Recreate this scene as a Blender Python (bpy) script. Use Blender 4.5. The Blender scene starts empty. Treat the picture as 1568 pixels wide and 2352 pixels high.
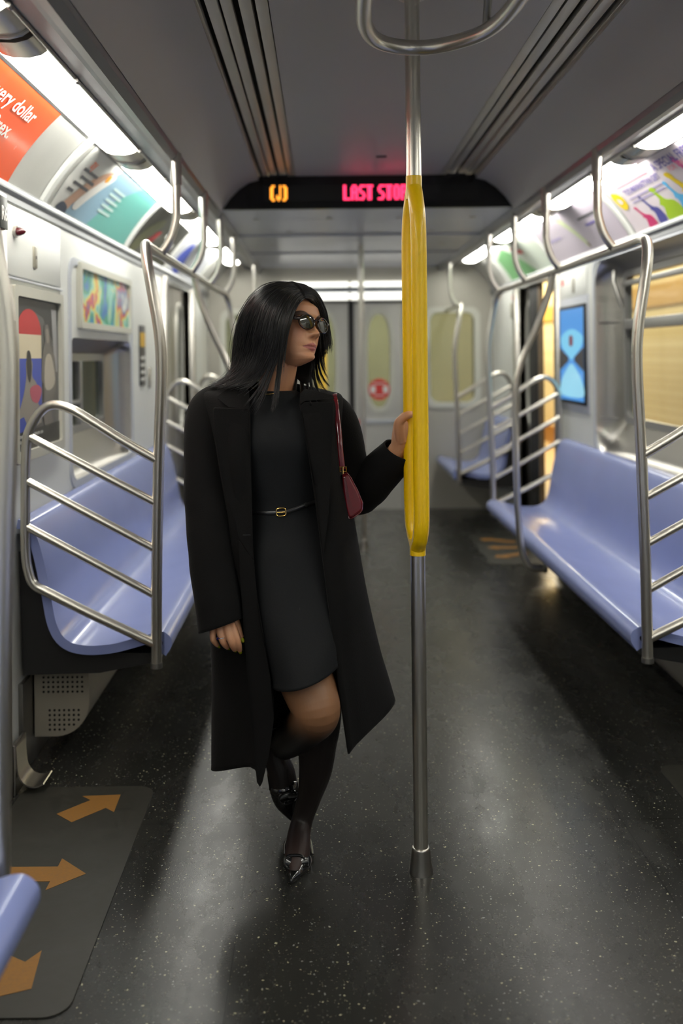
import bpy, bmesh, math, random
import numpy as np
from mathutils import Vector, Matrix

random.seed(7); RNG = np.random.default_rng(7)
SC = bpy.context.scene
COL = SC.collection
FPX = 2250.0                       # focal length in pixels of the 1568x2352 frame
CAMX, CAMZ = -0.25, 1.384
ROLL = 0.0105
VPX, VPY = 740.0, 815.0

# ---------------------------------------------------------------- camera, world, exposure
cam_d = bpy.data.cameras.new('camera')
cam = bpy.data.objects.new('camera', cam_d); COL.objects.link(cam)
cam_d.sensor_fit = 'VERTICAL'; cam_d.sensor_height = 36.0
cam_d.lens = FPX / 2352 * 36.0
cam_d.shift_x = (784 - VPX) / 2352
cam_d.shift_y = -(1176 - VPY) / 2352
cam_d.clip_start = 0.05; cam_d.clip_end = 60
cam.matrix_world = Matrix.Translation((CAMX, 0, CAMZ)) @ Matrix.Rotation(ROLL, 4, 'Y') @ Matrix.Rotation(math.pi / 2, 4, 'X')
cam_d.dof.use_dof = True; cam_d.dof.focus_distance = 2.64; cam_d.dof.aperture_fstop = 1.7
SC.camera = cam
world = bpy.data.worlds.new('world'); SC.world = world; world.use_nodes = True
world.node_tree.nodes['Background'].inputs[0].default_value = (0.02, 0.02, 0.022, 1)
world.node_tree.nodes['Background'].inputs[1].default_value = 0.3
SC.view_settings.view_transform = 'Standard'; SC.view_settings.look = 'None'
SC.view_settings.gamma = 1; SC.view_settings.use_curve_mapping = False
SC.view_settings.exposure = 0.06
TUBE_POWER = 17.0                   # emission of the fluorescent diffusers
def area(name, loc, rot, sx, sy, power, color):
    d = bpy.data.lights.new(name, 'AREA'); d.shape = 'RECTANGLE'; d.size = sx; d.size_y = sy
    d.energy = power; d.color = color
    o = bpy.data.objects.new(name, d); COL.objects.link(o); o.location = loc; o.rotation_euler = rot
    return o
area('platform_light', (2.55, 14.5, 2.9), (0, 0, 0), 0.5, 6.0, 420, (1.0, 0.87, 0.62))
area('platform_light_near', (2.55, 9.6, 2.9), (0, 0, 0), 0.4, 2.4, 60, (1.0, 0.90, 0.70))
area('tunnel_light', (-2.4, 5.0, 2.6), (0, 0, 0), 0.3, 5.0, 6, (0.9, 1.0, 0.85))
area('next_car_light', (0, 10.2, 2.45), (0, 0, 0), 2.2, 0.5, 36, (0.95, 1.0, 0.85))

# ---------------------------------------------------------------- helpers
def P(px, py, Y):
    """pixel of the photograph at distance Y -> point in the car"""
    a = px - VPX; b = VPY - py
    x = a * math.cos(ROLL) + b * math.sin(ROLL)
    z = -a * math.sin(ROLL) + b * math.cos(ROLL)
    return Vector((CAMX + x * Y / FPX, Y, CAMZ + z * Y / FPX))
def F(px, py, z=0.0):
    """pixel -> point on the horizontal plane at height z"""
    a = px - VPX; b = VPY - py
    x = a * math.cos(ROLL) + b * math.sin(ROLL)
    zz = -a * math.sin(ROLL) + b * math.cos(ROLL)
    Y = (z - CAMZ) * FPX / zz
    return Vector((CAMX + x * Y / FPX, Y, z))
def srgb(r, g, b):
    def f(c):
        c /= 255.0
        return c / 12.92 if c <= 0.04045 else ((c + 0.055) / 1.055) ** 2.4
    return (f(r), f(g), f(b), 1.0)
MATS = {}
def mat(name, col, rough=0.5, metal=0.0, vary=0.0, scale=20.0, bump=0.0, emit=None, estr=0.0,
        spec=0.5, coat=0.0, stretch=None, sheen=0.0, alpha=None):
    if name in MATS: return MATS[name]
    m = bpy.data.materials.new(name); m.use_nodes = True
    nt = m.node_tree; n = nt.nodes; l = nt.links; b = n['Principled BSDF']
    b.inputs['Base Color'].default_value = col
    b.inputs['Roughness'].default_value = rough; b.inputs['Metallic'].default_value = metal
    b.inputs['Specular IOR Level'].default_value = spec
    b.inputs['Coat Weight'].default_value = coat; b.inputs['Coat Roughness'].default_value = 0.05
    b.inputs['Sheen Weight'].default_value = sheen
    if emit:
        b.inputs['Emission Color'].default_value = emit; b.inputs['Emission Strength'].default_value = estr
    if vary or bump:
        tc = n.new('ShaderNodeTexCoord'); mp = n.new('ShaderNodeMapping'); nz = n.new('ShaderNodeTexNoise')
        if stretch: mp.inputs['Scale'].default_value = stretch
        nz.inputs['Scale'].default_value = scale; nz.inputs['Detail'].default_value = 4
        l.new(tc.outputs['Object'], mp.inputs[0]); l.new(mp.outputs[0], nz.inputs['Vector'])
        if vary:
            mx = n.new('ShaderNodeMix'); mx.data_type = 'RGBA'
            mx.inputs[6].default_value = tuple(max(0, c * (1 - vary)) for c in col[:3]) + (1,)
            mx.inputs[7].default_value = tuple(min(1, c * (1 + vary)) for c in col[:3]) + (1,)
            l.new(nz.outputs['Fac'], mx.inputs[0]); l.new(mx.outputs[2], b.inputs['Base Color'])
            mr = n.new('ShaderNodeMapRange'); mr.inputs[3].default_value = rough * 0.8; mr.inputs[4].default_value = min(1, rough * 1.25)
            l.new(nz.outputs['Fac'], mr.inputs[0]); l.new(mr.outputs[0], b.inputs['Roughness'])
        if bump:
            bp = n.new('ShaderNodeBump'); bp.inputs['Strength'].default_value = bump; bp.inputs['Distance'].default_value = 0.003
            l.new(nz.outputs['Fac'], bp.inputs['Height']); l.new(bp.outputs[0], b.inputs['Normal'])
    MATS[name] = m; return m

def wloc(o):
    v = Vector((0, 0, 0))
    while o is not None: v += o.location; o = o.parent
    return v
def link_mesh(name, verts, faces, material, parent=None, smooth=True, autosm=None):
    me = bpy.data.meshes.new(name)
    off = wloc(parent) if parent else Vector((0, 0, 0))
    V = np.array([tuple(v) for v in verts], dtype=float)
    if parent: V = V - np.array(off)
    me.from_pydata(V.tolist(), [], [tuple(int(i) for i in f) for f in faces])
    me.validate()
    if material is not None: me.materials.append(material)
    if smooth:
        me.polygons.foreach_set('use_smooth', [True] * len(me.polygons))
        if autosm is not None: me.set_sharp_from_angle(angle=math.radians(autosm))
    me.update()
    o = bpy.data.objects.new(name, me); COL.objects.link(o)
    if parent: o.parent = parent
    return o
def thing(name, label, cat, loc=(0, 0, 0), group=None):
    o = bpy.data.objects.new(name, None); COL.objects.link(o); o.location = loc
    o.empty_display_size = 0.05
    o['label'] = label; o['category'] = cat
    if group: o['group'] = group
    return o
def tag(o, label=None, cat=None, group=None, kind=None):
    if label: o['label'] = label
    if cat: o['category'] = cat
    if group: o['group'] = group
    if kind: o['kind'] = kind
    return o
def copy_tree(o, parent=None):
    c = o.copy(); COL.objects.link(c); c.parent = parent
    for ch in list(o.children): copy_tree(ch, c)
    return c
class MB:
    def __init__(s): s.v = []; s.f = []
    def add(s, vf):
        k = len(s.v); s.v += [tuple(p) for p in vf[0]]; s.f += [tuple(i + k for i in f) for f in vf[1]]; return s
    def build(s, name, material, parent=None, smooth=True, autosm=35):
        return link_mesh(name, s.v, s.f, material, parent, smooth, autosm)
def fixn(o):
    bm = bmesh.new(); bm.from_mesh(o.data); bmesh.ops.recalc_face_normals(bm, faces=bm.faces); bm.to_mesh(o.data); bm.free(); return o
def box(x0, x1, y0, y1, z0, z1, bev=0.0):
    bm = bmesh.new(); bmesh.ops.create_cube(bm, size=1)
    for v in bm.verts:
        v.co = Vector(((x0 + x1) / 2 + v.co.x * (x1 - x0), (y0 + y1) / 2 + v.co.y * (y1 - y0), (z0 + z1) / 2 + v.co.z * (z1 - z0)))
    if bev: bmesh.ops.bevel(bm, geom=list(bm.edges), offset=bev, segments=2, affect='EDGES', profile=0.5)
    bm.verts.index_update()
    r = ([tuple(v.co) for v in bm.verts], [tuple(v.index for v in f.verts) for f in bm.faces]); bm.free(); return r
def catmull(pts, n, closed=False):
    pts = [np.array(p, float) for p in pts]; N = len(pts)
    if N == 2: return [Vector(pts[0] + (pts[1] - pts[0]) * i / n) for i in range(n + 1)]
    out = []; segs = N if closed else N - 1
    for i in range(segs):
        p1 = pts[i]; p2 = pts[(i + 1) % N]
        p0 = pts[(i - 1) % N] if (closed or i > 0) else 2 * p1 - p2
        p3 = pts[(i + 2) % N] if (closed or i + 2 < N) else 2 * p2 - p1
        for k in range(n):
            t = k / n
            out.append(0.5 * ((2 * p1) + (-p0 + p2) * t + (2 * p0 - 5 * p1 + 4 * p2 - p3) * t * t + (-p0 + 3 * p1 - 3 * p2 + p3) * t ** 3))
    if not closed: out.append(pts[-1])
    return [Vector(p) if len(p) == 3 else p for p in out]
def tube(pts, r, n=14, caps=True, closed=False, ry=None, up=None):
    """swept circle/ellipse along pts. r: number or list; ry: second radius; up: fixed side vector"""
    pts = [Vector(p) for p in pts]; N = len(pts)
    R = r if isinstance(r, (list, tuple, np.ndarray)) else [r] * N
    R2 = R if ry is None else (ry if isinstance(ry, (list, tuple, np.ndarray)) else [ry] * N)
    V = []; Fc = []; prev = None
    for i in range(N):
        if closed: t = pts[(i + 1) % N] - pts[i - 1]
        else: t = pts[min(i + 1, N - 1)] - pts[max(i - 1, 0)]
        if t.length < 1e-9: t = Vector((0, 0, 1))
        t.normalize()
        if up is not None:
            a = Vector(up); a = a - t * a.dot(t); a.normalize()
        elif prev is None:
            a = Vector((1, 0, 0)) if abs(t.x) < 0.8 else Vector((0, 1, 0)); a = a - t * a.dot(t); a.normalize()
        else:
            a = prev - t * prev.dot(t); a.normalize()
        prev = a; b = t.cross(a)
        for k in range(n):
            an = 2 * math.pi * k / n
            V.append(pts[i] + a * (R[i] * math.cos(an)) + b * (R2[i] * math.sin(an)))
    M = N if closed else N - 1
    for i in range(M):
        for k in range(n):
            Fc.append((i * n + k, i * n + (k + 1) % n, ((i + 1) % N) * n + (k + 1) % n, ((i + 1) % N) * n + k))
    if caps and not closed:
        Fc.append(tuple(range(n - 1, -1, -1))); Fc.append(tuple((N - 1) * n + k for k in range(n)))
    return V, Fc
def extrude_y(prof, y0, y1, caps=True, closed=True):
    n = len(prof); V = [(p[0], y0, p[1]) for p in prof] + [(p[0], y1, p[1]) for p in prof]
    Fc = [(i, (i + 1) % n, n + (i + 1) % n, n + i) for i in range(n if closed else n - 1)]
    if caps and closed: Fc += [tuple(range(n - 1, -1, -1)), tuple(range(n, 2 * n))]
    return V, Fc
def strip_y(prof, y0, y1, th):
    """thin shell: open profile (x,z) extruded along y and given thickness th to its outer side"""
    q = []; n = len(prof)
    for i in range(n):
        a = np.array(prof[max(i - 1, 0)]); b = np.array(prof[min(i + 1, n - 1)]); d = b - a; d = d / np.linalg.norm(d)
        q.append((prof[i][0] + -d[1] * th, prof[i][1] + d[0] * th))
    return extrude_y(list(prof) + q[::-1], y0, y1)
def grid_faces(nr, nc, wrap=False):
    f = []
    for i in range(nr - 1):
        for j in range(nc if wrap else nc - 1):
            f.append((i * nc + j, i * nc + (j + 1) % nc, (i + 1) * nc + (j + 1) % nc, (i + 1) * nc + j))
    return f
def rrect(y0, y1, z0, z1, r, n=6):
    """rounded rectangle outline in (y,z)"""
    out = []
    for cy, cz, a0 in ((y1 - r, z1 - r, 0), (y0 + r, z1 - r, 90), (y0 + r, z0 + r, 180), (y1 - r, z0 + r, 270)):
        for k in range(n + 1):
            a = math.radians(a0 + 90 * k / n); out.append((cy + r * math.cos(a), cz + r * math.sin(a)))
    return out
def plate(pts, nrm, th):
    """flat or gently bent polygon with thickness along nrm"""
    n = len(pts); nv = Vector(nrm)
    V = [Vector(p) for p in pts] + [Vector(p) + nv * th for p in pts]
    Fc = [tuple(range(n)), tuple(range(2 * n - 1, n - 1, -1))] + [(i, n + i, n + (i + 1) % n, (i + 1) % n) for i in range(n)]
    return V, Fc
def disc(c, u, v, ru, rv, n=24, th=0.0):
    c = Vector(c); u = Vector(u); v = Vector(v)
    pts = [c + u * (ru * math.cos(2 * math.pi * k / n)) + v * (rv * math.sin(2 * math.pi * k / n)) for k in range(n)]
    return plate(pts, u.cross(v), th if th else 0.0008)
def text_mesh(body, size, align='LEFT'):
    cu = bpy.data.curves.new('t', 'FONT'); cu.body = body; cu.size = size; cu.align_x = align; cu.resolution_u = 3; cu.offset = size * 0.018
    o = bpy.data.objects.new('t', cu); COL.objects.link(o)
    dg = bpy.context.evaluated_depsgraph_get(); me = bpy.data.meshes.new_from_object(o.evaluated_get(dg))
    V = [tuple(v.co) for v in me.vertices]; Fc = [tuple(p.vertices) for p in me.polygons]
    bpy.data.objects.remove(o); bpy.data.curves.remove(cu); bpy.data.meshes.remove(me)
    return V, Fc

# ---------------------------------------------------------------- materials
steel = mat('brushed_steel', (0.50, 0.48, 0.44, 1), 0.30, 1.0, vary=0.12, scale=40, stretch=(1, 1, 8))
tubem = mat('satin_steel_tube', (0.66, 0.63, 0.56, 1), 0.30, 0.95)
steel_d = mat('worn_steel', (0.30, 0.29, 0.27, 1), 0.42, 1.0, vary=0.25, scale=12)
white_p = mat('white_wall_laminate', (0.76, 0.77, 0.73, 1), 0.35, vary=0.05, scale=6)
grey_p = mat('grey_wall_paint', (0.50, 0.52, 0.56, 1), 0.38, vary=0.06, scale=5)
ceil_m = mat('ceiling_panel', (0.40, 0.375, 0.35, 1), 0.42, vary=0.07, scale=3)
ceil_d = mat('lowered_ceiling', (0.42, 0.43, 0.47, 1), 0.30, vary=0.05, scale=3)
slat_m = mat('vent_slat_metal', (0.58, 0.55, 0.48, 1), 0.38, 0.7, vary=0.25, scale=9, stretch=(1, 0.3, 1))
dark_m = mat('black_void', (0.006, 0.006, 0.006, 1), 0.7)
rail_m = mat('trim_metal', (0.36, 0.36, 0.36, 1), 0.33, 0.9, vary=0.12, scale=10)
fascia = mat('grey_fascia', (0.22, 0.225, 0.235, 1), 0.4, 0.3, vary=0.08, scale=7)
yellow = mat('yellow_paint', srgb(245, 200, 0), 0.38, coat=0.25)
blue_m = mat('periwinkle_plastic', srgb(140, 152, 205), 0.24, vary=0.05, scale=4, coat=0.25)
black_m = mat('black_metal', (0.012, 0.012, 0.012, 1), 0.5, vary=0.2, scale=12)
beige_m = mat('beige_heater_metal', (0.36, 0.33, 0.27, 1), 0.45, 0.35, vary=0.15, scale=9)
rubber = mat('black_rubber', (0.01, 0.01, 0.01, 1), 0.6)
frame_c = mat('cream_frame', (0.55, 0.54, 0.46, 1), 0.4, vary=0.05)
lens_m = mat('lamp_diffuser', (0.9, 0.9, 0.85, 1), 0.4, emit=(1.0, 0.985, 0.90, 1), estr=TUBE_POWER)
cover_m = mat('lamp_end_cover', (0.55, 0.52, 0.44, 1), 0.28, 0.8, vary=0.2, scale=8, stretch=(1, 0.2, 1))
def glass(name, col, rough=0.02, trans=0.85):
    m = bpy.data.materials.new(name); m.use_nodes = True; nt = m.node_tree; n = nt.nodes; l = nt.links
    b = n['Principled BSDF']; b.inputs['Base Color'].default_value = col; b.inputs['Roughness'].default_value = rough
    tr = n.new('ShaderNodeBsdfTransparent'); tr.inputs[0].default_value = col
    mx = n.new('ShaderNodeMixShader'); mx.inputs[0].default_value = trans
    l.new(b.outputs[0], mx.inputs[1]); l.new(tr.outputs[0], mx.inputs[2]); l.new(mx.outputs[0], n['Material Output'].inputs[0])
    return m
glass_m = glass('window_glass', (0.75, 0.78, 0.72, 1))
glass_d = glass('dim_window_glass', (0.25, 0.28, 0.22, 1), trans=0.6)

def floor_material():
    m = bpy.data.materials.new('speckled_floor_sheet'); m.use_nodes = True; nt = m.node_tree; n = nt.nodes; l = nt.links
    b = n['Principled BSDF']; tc = n.new('ShaderNodeTexCoord')
    def M(op, a, c=None, d=None):
        x = n.new('ShaderNodeMath'); x.operation = op
        for i, v in enumerate((a, c, d)):
            if v is None: continue
            if hasattr(v, 'is_output') or isinstance(v, bpy.types.NodeSocket): l.new(v, x.inputs[i])
            else: x.inputs[i].default_value = v
        return x.outputs[0]
    def chips(scale, thr, seed):
        v = n.new('ShaderNodeTexVoronoi'); v.inputs['Scale'].default_value = scale; v.inputs['Randomness'].default_value = 1
        mp = n.new('ShaderNodeMapping'); mp.inputs['Location'].default_value = (seed, seed * 2, 0)
        nz = n.new('ShaderNodeTexNoise'); nz.inputs['Scale'].default_value = scale * 1.3
        l.new(tc.outputs['Object'], mp.inputs[0])
        l.new(mp.outputs[0], nz.inputs['Vector'])
        vm = n.new('ShaderNodeVectorMath'); vm.operation = 'MULTIPLY_ADD'
        l.new(nz.outputs['Color'], vm.inputs[0]); vm.inputs[1].default_value = (0.010, 0.010, 0); l.new(mp.outputs[0], vm.inputs[2])
        l.new(vm.outputs[0], v.inputs['Vector'])
        sep = n.new('ShaderNodeSeparateColor'); l.new(v.outputs['Color'], sep.inputs[0])
        r = M('MULTIPLY', sep.outputs[0], thr)
        rr = M('MULTIPLY', r, M('GREATER_THAN', sep.outputs[1], 0.45))
        return M('LESS_THAN', v.outputs['Distance'], rr), sep
    c1, s1 = chips(95, 0.24, 0.0); c2, s2 = chips(190, 0.24, 3.3)
    nz = n.new('ShaderNodeTexNoise'); nz.inputs['Scale'].default_value = 2.3; nz.inputs['Detail'].default_value = 6
    l.new(tc.outputs['Object'], nz.inputs['Vector'])
    base = n.new('ShaderNodeMix'); base.data_type = 'RGBA'; l.new(nz.outputs['Fac'], base.inputs[0])
    base.inputs[6].default_value = (0.016, 0.016, 0.0155, 1); base.inputs[7].default_value = (0.030, 0.030, 0.026, 1)
    ck = n.new('ShaderNodeMix'); ck.data_type = 'RGBA'
    ck.inputs[6].default_value = (0.22, 0.23, 0.22, 1); ck.inputs[7].default_value = (0.45, 0.43, 0.28, 1)
    l.new(s1.outputs[2], ck.inputs[0])
    mx = n.new('ShaderNodeMix'); mx.data_type = 'RGBA'; l.new(M('MAXIMUM', c1, M('MULTIPLY', c2, 0.6)), mx.inputs[0])
    l.new(base.outputs[2], mx.inputs[6]); l.new(ck.outputs[2], mx.inputs[7])
    sp = n.new('ShaderNodeSeparateXYZ'); l.new(tc.outputs['Object'], sp.inputs[0])
    def line(sock, at, w): return M('LESS_THAN', M('ABSOLUTE', M('SUBTRACT', sock, at)), w)
    ym = M('ABSOLUTE', M('SUBTRACT', M('MODULO', M('ADD', sp.outputs[1], 20.0), 1.12), 0.5))
    seam = M('MAXIMUM', M('MAXIMUM', line(sp.outputs[0], -0.47, 0.0012), line(sp.outputs[0], 0.62, 0.0012)), M('LESS_THAN', ym, 0.0014))
    m2 = n.new('ShaderNodeMix'); m2.data_type = 'RGBA'; l.new(seam, m2.inputs[0]); l.new(mx.outputs[2], m2.inputs[6]); m2.inputs[7].default_value = (0.003, 0.003, 0.003, 1)
    l.new(m2.outputs[2], b.inputs['Base Color'])
    n2 = n.new('ShaderNodeTexNoise'); n2.inputs['Scale'].default_value = 5; n2.inputs['Detail'].default_value = 8; n2.inputs['Roughness'].default_value = 0.7
    mp2 = n.new('ShaderNodeMapping'); mp2.inputs['Scale'].default_value = (1, 0.45, 1)
    l.new(tc.outputs['Object'], mp2.inputs[0]); l.new(mp2.outputs[0], n2.inputs['Vector'])
    mr = n.new('ShaderNodeMapRange'); mr.inputs[1].default_value = 0.3; mr.inputs[2].default_value = 0.75
    mr.inputs[3].default_value = 0.19; mr.inputs[4].default_value = 0.36; l.new(n2.outputs['Fac'], mr.inputs[0]); l.new(mr.outputs[0], b.inputs['Roughness'])
    b.inputs['Specular IOR Level'].default_value = 0.32
    n3 = n.new('ShaderNodeTexNoise'); n3.inputs['Scale'].default_value = 260; l.new(tc.outputs['Object'], n3.inputs['Vector'])
    bp = n.new('ShaderNodeBump'); bp.inputs['Strength'].default_value = 0.12; bp.inputs['Distance'].default_value = 0.001
    l.new(n3.outputs['Fac'], bp.inputs['Height']); l.new(bp.outputs[0], b.inputs['Normal'])
    return m
floor_m = floor_material()
mat_m = mat('anti_slip_mat', (0.029, 0.028, 0.022, 1), 0.5, vary=0.3, scale=30, bump=0.15)
arrow_m = mat('ochre_arrow', (0.27, 0.125, 0.022, 1), 0.6, vary=0.25, scale=120, bump=0.1)

# ================================================================ ROOM SHELL
Y0, Y1 = -2.6, 8.75
WX = 1.27
fl = MB().add(box(-1.4, 1.4, Y0, Y1 + 0.1, -0.06, 0.0)).build('floor', floor_m, smooth=False); tag(fl, kind='structure')

# ceiling: central panel, side curved panels, vent channels with slats
ce = MB()
ce.add(box(-0.385, 0.385, Y0, 5.25, 2.34, 2.37))
for s in (-1, 1):
    ce.add(strip_y([(s * x, z) for x, z in ((0.585, 2.34), (0.64, 2.325), (0.70, 2.285), (0.75, 2.235), (0.785, 2.185), (0.80, 2.165))], Y0, 5.25, 0.02 * -s))
ceiling = ce.build('ceiling', ceil_m, autosm=30); tag(ceiling, kind='structure'); fixn(ceiling)
for s in (-1, 1):
    MB().add(box(min(s * .38, s * .59), max(s * .38, s * .59), Y0, 5.25, 2.385, 2.40)).build('vent_channel', dark_m, ceiling, False)
    for a, b_, z in ((0.388, 0.423, 2.343), (0.434, 0.470, 2.350), (0.488, 0.520, 2.350), (0.526, 0.560, 2.343)):
        MB().add(box(min(s * a, s * b_), max(s * a, s * b_), Y0, 5.25, z, z + 0.02, 0.003)).build('slat', slat_m, ceiling)
    MB().add(box(min(s * .575, s * .59), max(s * .575, s * .59), Y0, 5.25, 2.336, 2.36, 0.002)).build('edge_strip', slat_m, ceiling)
MB().add(box(-0.385, 0.385, 1.998, 2.002, 2.3385, 2.3405)).build('seam', dark_m, ceiling, False)
MB().add(box(0.02, 0.07, 4.72, 4.745, 2.336, 2.3405, 0.001)).build('slot', dark_m, ceiling, False)
# lowered ceiling beyond the sign
lc = MB(); lc.add(box(-0.82, 0.82, 5.25, Y1 + 0.05, 2.165, 2.22))
low = lc.build('ceiling_lowered', ceil_d, autosm=30); low.name = 'trim_1'; tag(low, kind='structure')
for y in (6.35, 7.45):
    MB().add(box(-0.80, 0.80, y, y + 0.05, 2.155, 2.167, 0.003)).build('cross_rib', ceil_d, low)
for (x, y) in ((-.62, 5.6), (-.2, 5.6), (.2, 5.6), (.62, 5.6), (-.45, 6.2), (.45, 6.2), (.6, 6.9), (-.6, 6.9)):
    MB().add(disc((x, y, 2.163), (1, 0, 0), (0, -1, 0), 0.02, 0.02, 16, 0.004)).build('rivet_cap', steel, low)

# side mouldings: ceiling edge trim, fascia, lamp rail, advert backing, lower shelf
def adp(t):   # concave advert surface, t=0 top .. 1 bottom
    a = (1.08, 2.18); c = (1.195, 2.082); b = (1.27, 1.945)
    return tuple((1 - t) ** 2 * a[i] + 2 * t * (1 - t) * c[i] + t * t * b[i] for i in (0, 1))
def adpoint(s, Y, t, off=0.0):
    x, z = adp(t); x2, z2 = adp(min(1, t + 0.01)) if t < 0.99 else (2 * x - adp(t - 0.01)[0], 2 * z - adp(t - 0.01)[1])
    d = Vector((x2 - x, z2 - z)).normalized(); nx, nz = d.y, -d.x     # towards the cabin
    return Vector((s * (x + nx * off), Y, z + nz * off))
ADL = 0.315
NAMES = {-1: 'left', 1: 'right'}
for s in (-1, 1):
    tr = MB()
    prof = [(0.792, 2.17), (0.796, 2.138), (0.812, 2.128), (0.828, 2.130), (0.835, 2.148), (0.86, 2.150)]
    tr.add(strip_y([(s * x, z) for x, z in prof], Y0, Y1, 0.008 * -s))
    o = tr.build('trim_2' if s < 0 else 'trim_3', rail_m); tag(o, kind='structure'); fixn(o)
    for y in (2.55, 2.8, 3.45, 4.5, 5.4, 6.4):
        MB().add(box(s * .818 - .008, s * .818 + .008, y, y + 0.035, 2.1235, 2.133, 0.003)).build('latch', black_m, o)
    MB().add(extrude_y([(s * x, z) for x, z in ((0.86, 2.150), (0.934, 2.167), (0.934, 2.20), (0.86, 2.18))], Y0, Y1)).build('fascia', fascia, o, autosm=30)
    MB().add(tube([(s * .931, Y0, 2.163), (s * .931, Y1, 2.163)], 0.006, 10)).build('lamp_rail', steel, o)
    n = 14
    back = strip_y([(s * adp(k / n)[0], adp(k / n)[1]) for k in range(n + 1)], Y0, Y1, 0.015 * s)
    bo = MB().add(back).build('advert_backing', mat('coving_aluminium', (0.66, 0.66, 0.62, 1), 0.35, 0.45, vary=0.1, scale=5), o, autosm=60)
    fixn(bo)
    sh = [(1.264, 1.955), (1.254, 1.950), (1.248, 1.938), (1.250, 1.926), (1.262, 1.918), (1.262, 1.895), (1.29, 1.895), (1.29, 1.955)]
    fixn(MB().add(extrude_y([(s * x, z) for x, z in sh], Y0, Y1)).build('advert_shelf', mat('shelf_grey', (0.26, 0.27, 0.28, 1), 0.35, 0.3), o, autosm=40))
    fixn(MB().add(extrude_y([(s * 1.075, 2.176), (s * 1.085, 2.170), (s * 1.092, 2.178), (s * 1.085, 2.186)], Y0, Y1)).build('advert_upper_lip', rail_m, o, autosm=40))
    # outer shell above so no light leaks
    MB().add(box(min(s * .82, s * 1.42), max(s * .82, s * 1.42), Y0, Y1, 2.245, 2.28)).build('roof_panel', black_m, o, False)

# lamp fixtures
lamp_spans = [(-2.3, -0.75), (-0.7, 0.80), (0.84, 2.33), (2.37, 3.86), (3.90, 5.38), (5.42, 6.92), (6.96, 8.40)]
def lamp(s, a, b, lab):
    r = thing('ceiling_lamp', lab, 'lamp', (s * 1.015, (a + b) / 2, 2.17), 'fluorescent lamps along the %s side of the car' % NAMES[s])
    pr = [(s * x, z) for x, z in ((0.936, 2.168), (0.955, 2.155), (0.985, 2.148), (1.030, 2.150), (1.055, 2.158), (1.078, 2.176))]
    fixn(MB().add(extrude_y(pr + [(s * 1.078, 2.195), (s * .936, 2.195)], a + 0.12, b - 0.16)).build('diffuser', lens_m, r, autosm=50))
    pr2 = [(x, z - 0.0015) for x, z in pr]
    for (c, d) in ((a, a + 0.12), (b - 0.16, b)):
        fixn(MB().add(extrude_y(pr2 + [(s * 1.078, 2.195), (s * .936, 2.195)], c, d)).build('end_cover', cover_m, r, autosm=50))
    fixn(MB().add(extrude_y([(x, z - 0.005) for x, z in pr2] + [(s * 1.08, 2.20), (s * .934, 2.20)], b - 0.012, b)).build('end_rim', rail_m, r, autosm=50))
    for y in (a + 0.35, b - 0.2):
        MB().add(tube([(s * .926, y, 2.154), (s * .926, y + 0.022, 2.154)], 0.007, 8)).build('clip', steel_d, r)
words = ['behind the camera at the rear', 'third behind the viewpoint', 'just behind the viewpoint', 'nearest, above the doorway', 'above the near end of the long bench', 'above the far end of the long bench', 'farthest, beside the end wall']
for s in (-1, 1):
    for i, (a, b) in enumerate(lamp_spans):
        lamp(s, a, b, 'long fluorescent ceiling lamp on the %s side, %s' % (NAMES[s], words[i]))

# side walls --------------------------------------------------------------
def wall_piece(mb, s, y0, y1, z0, z1, th=0.07):
    mb.add(box(min(s * WX, s * (WX + th)), max(s * WX, s * (WX + th)), y0, y1, z0, z1))
def bay_piece(mb, s, y0, y1, z0, z1, hole, r):
    """wall panel with a rounded opening"""
    hy0, hy1, hz0, hz1 = hole
    inn = rrect(hy0, hy1, hz0, hz1, r, 6); cy, cz = (hy0 + hy1) / 2, (hz0 + hz1) / 2
    V = []; Fc = []
    for (y, z) in inn:
        dy, dz = y - cy, z - cz
        t = min((y1 - cy) / dy if dy > 1e-6 else ((y0 - cy) / dy if dy < -1e-6 else 9e9), (z1 - cz) / dz if dz > 1e-6 else ((z0 - cz) / dz if dz < -1e-6 else 9e9))
        V += [(s * WX, y, z), (s * WX, cy + dy * t, cz + dz * t)]
    n = len(inn)
    for i in range(n):
        j = (i + 1) % n; Fc.append((2 * i, 2 * i + 1, 2 * j + 1, 2 * j))
    # corners
    for (yy, zz) in ((y0, z0), (y0, z1), (y1, z0), (y1, z1)):
        for i in range(n):
            j = (i + 1) % n; a = V[2 * i + 1]; b = V[2 * j + 1]
            on = lambda p: (abs(p[1] - yy) < 1e-6, abs(p[2] - zz) < 1e-6)
            if (on(a)[0] and on(b)[1] and not on(b)[0]) or (on(a)[1] and on(b)[0] and not on(a)[0]):
                V.append((s * WX, yy, zz)); Fc.append((2 * i + 1, len(V) - 1, 2 * j + 1))
    mb.add((V, Fc))
def reveal(s, hole, r, x0, x1, inset, mt, parent, name='reveal'):
    a = rrect(*hole, r, 6); hy0, hy1, hz0, hz1 = hole
    b = rrect(hy0 + inset, hy1 - inset, hz0 + inset, hz1 - inset * .4, max(0.02, r - inset * .6), 6)
    n = len(a); V = []
    for k in range(5):
        t = k / 4; tt = t
        V += [(s * (x0 + (x1 - x0) * t), a[i][0] + (b[i][0] - a[i][0]) * tt ** 2, a[i][1] + (b[i][1] - a[i][1]) * tt ** 2) for i in range(n)]
    o = link_mesh(name, V, grid_faces(5, n, True), mt, parent, True, 60); return o, b
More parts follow.
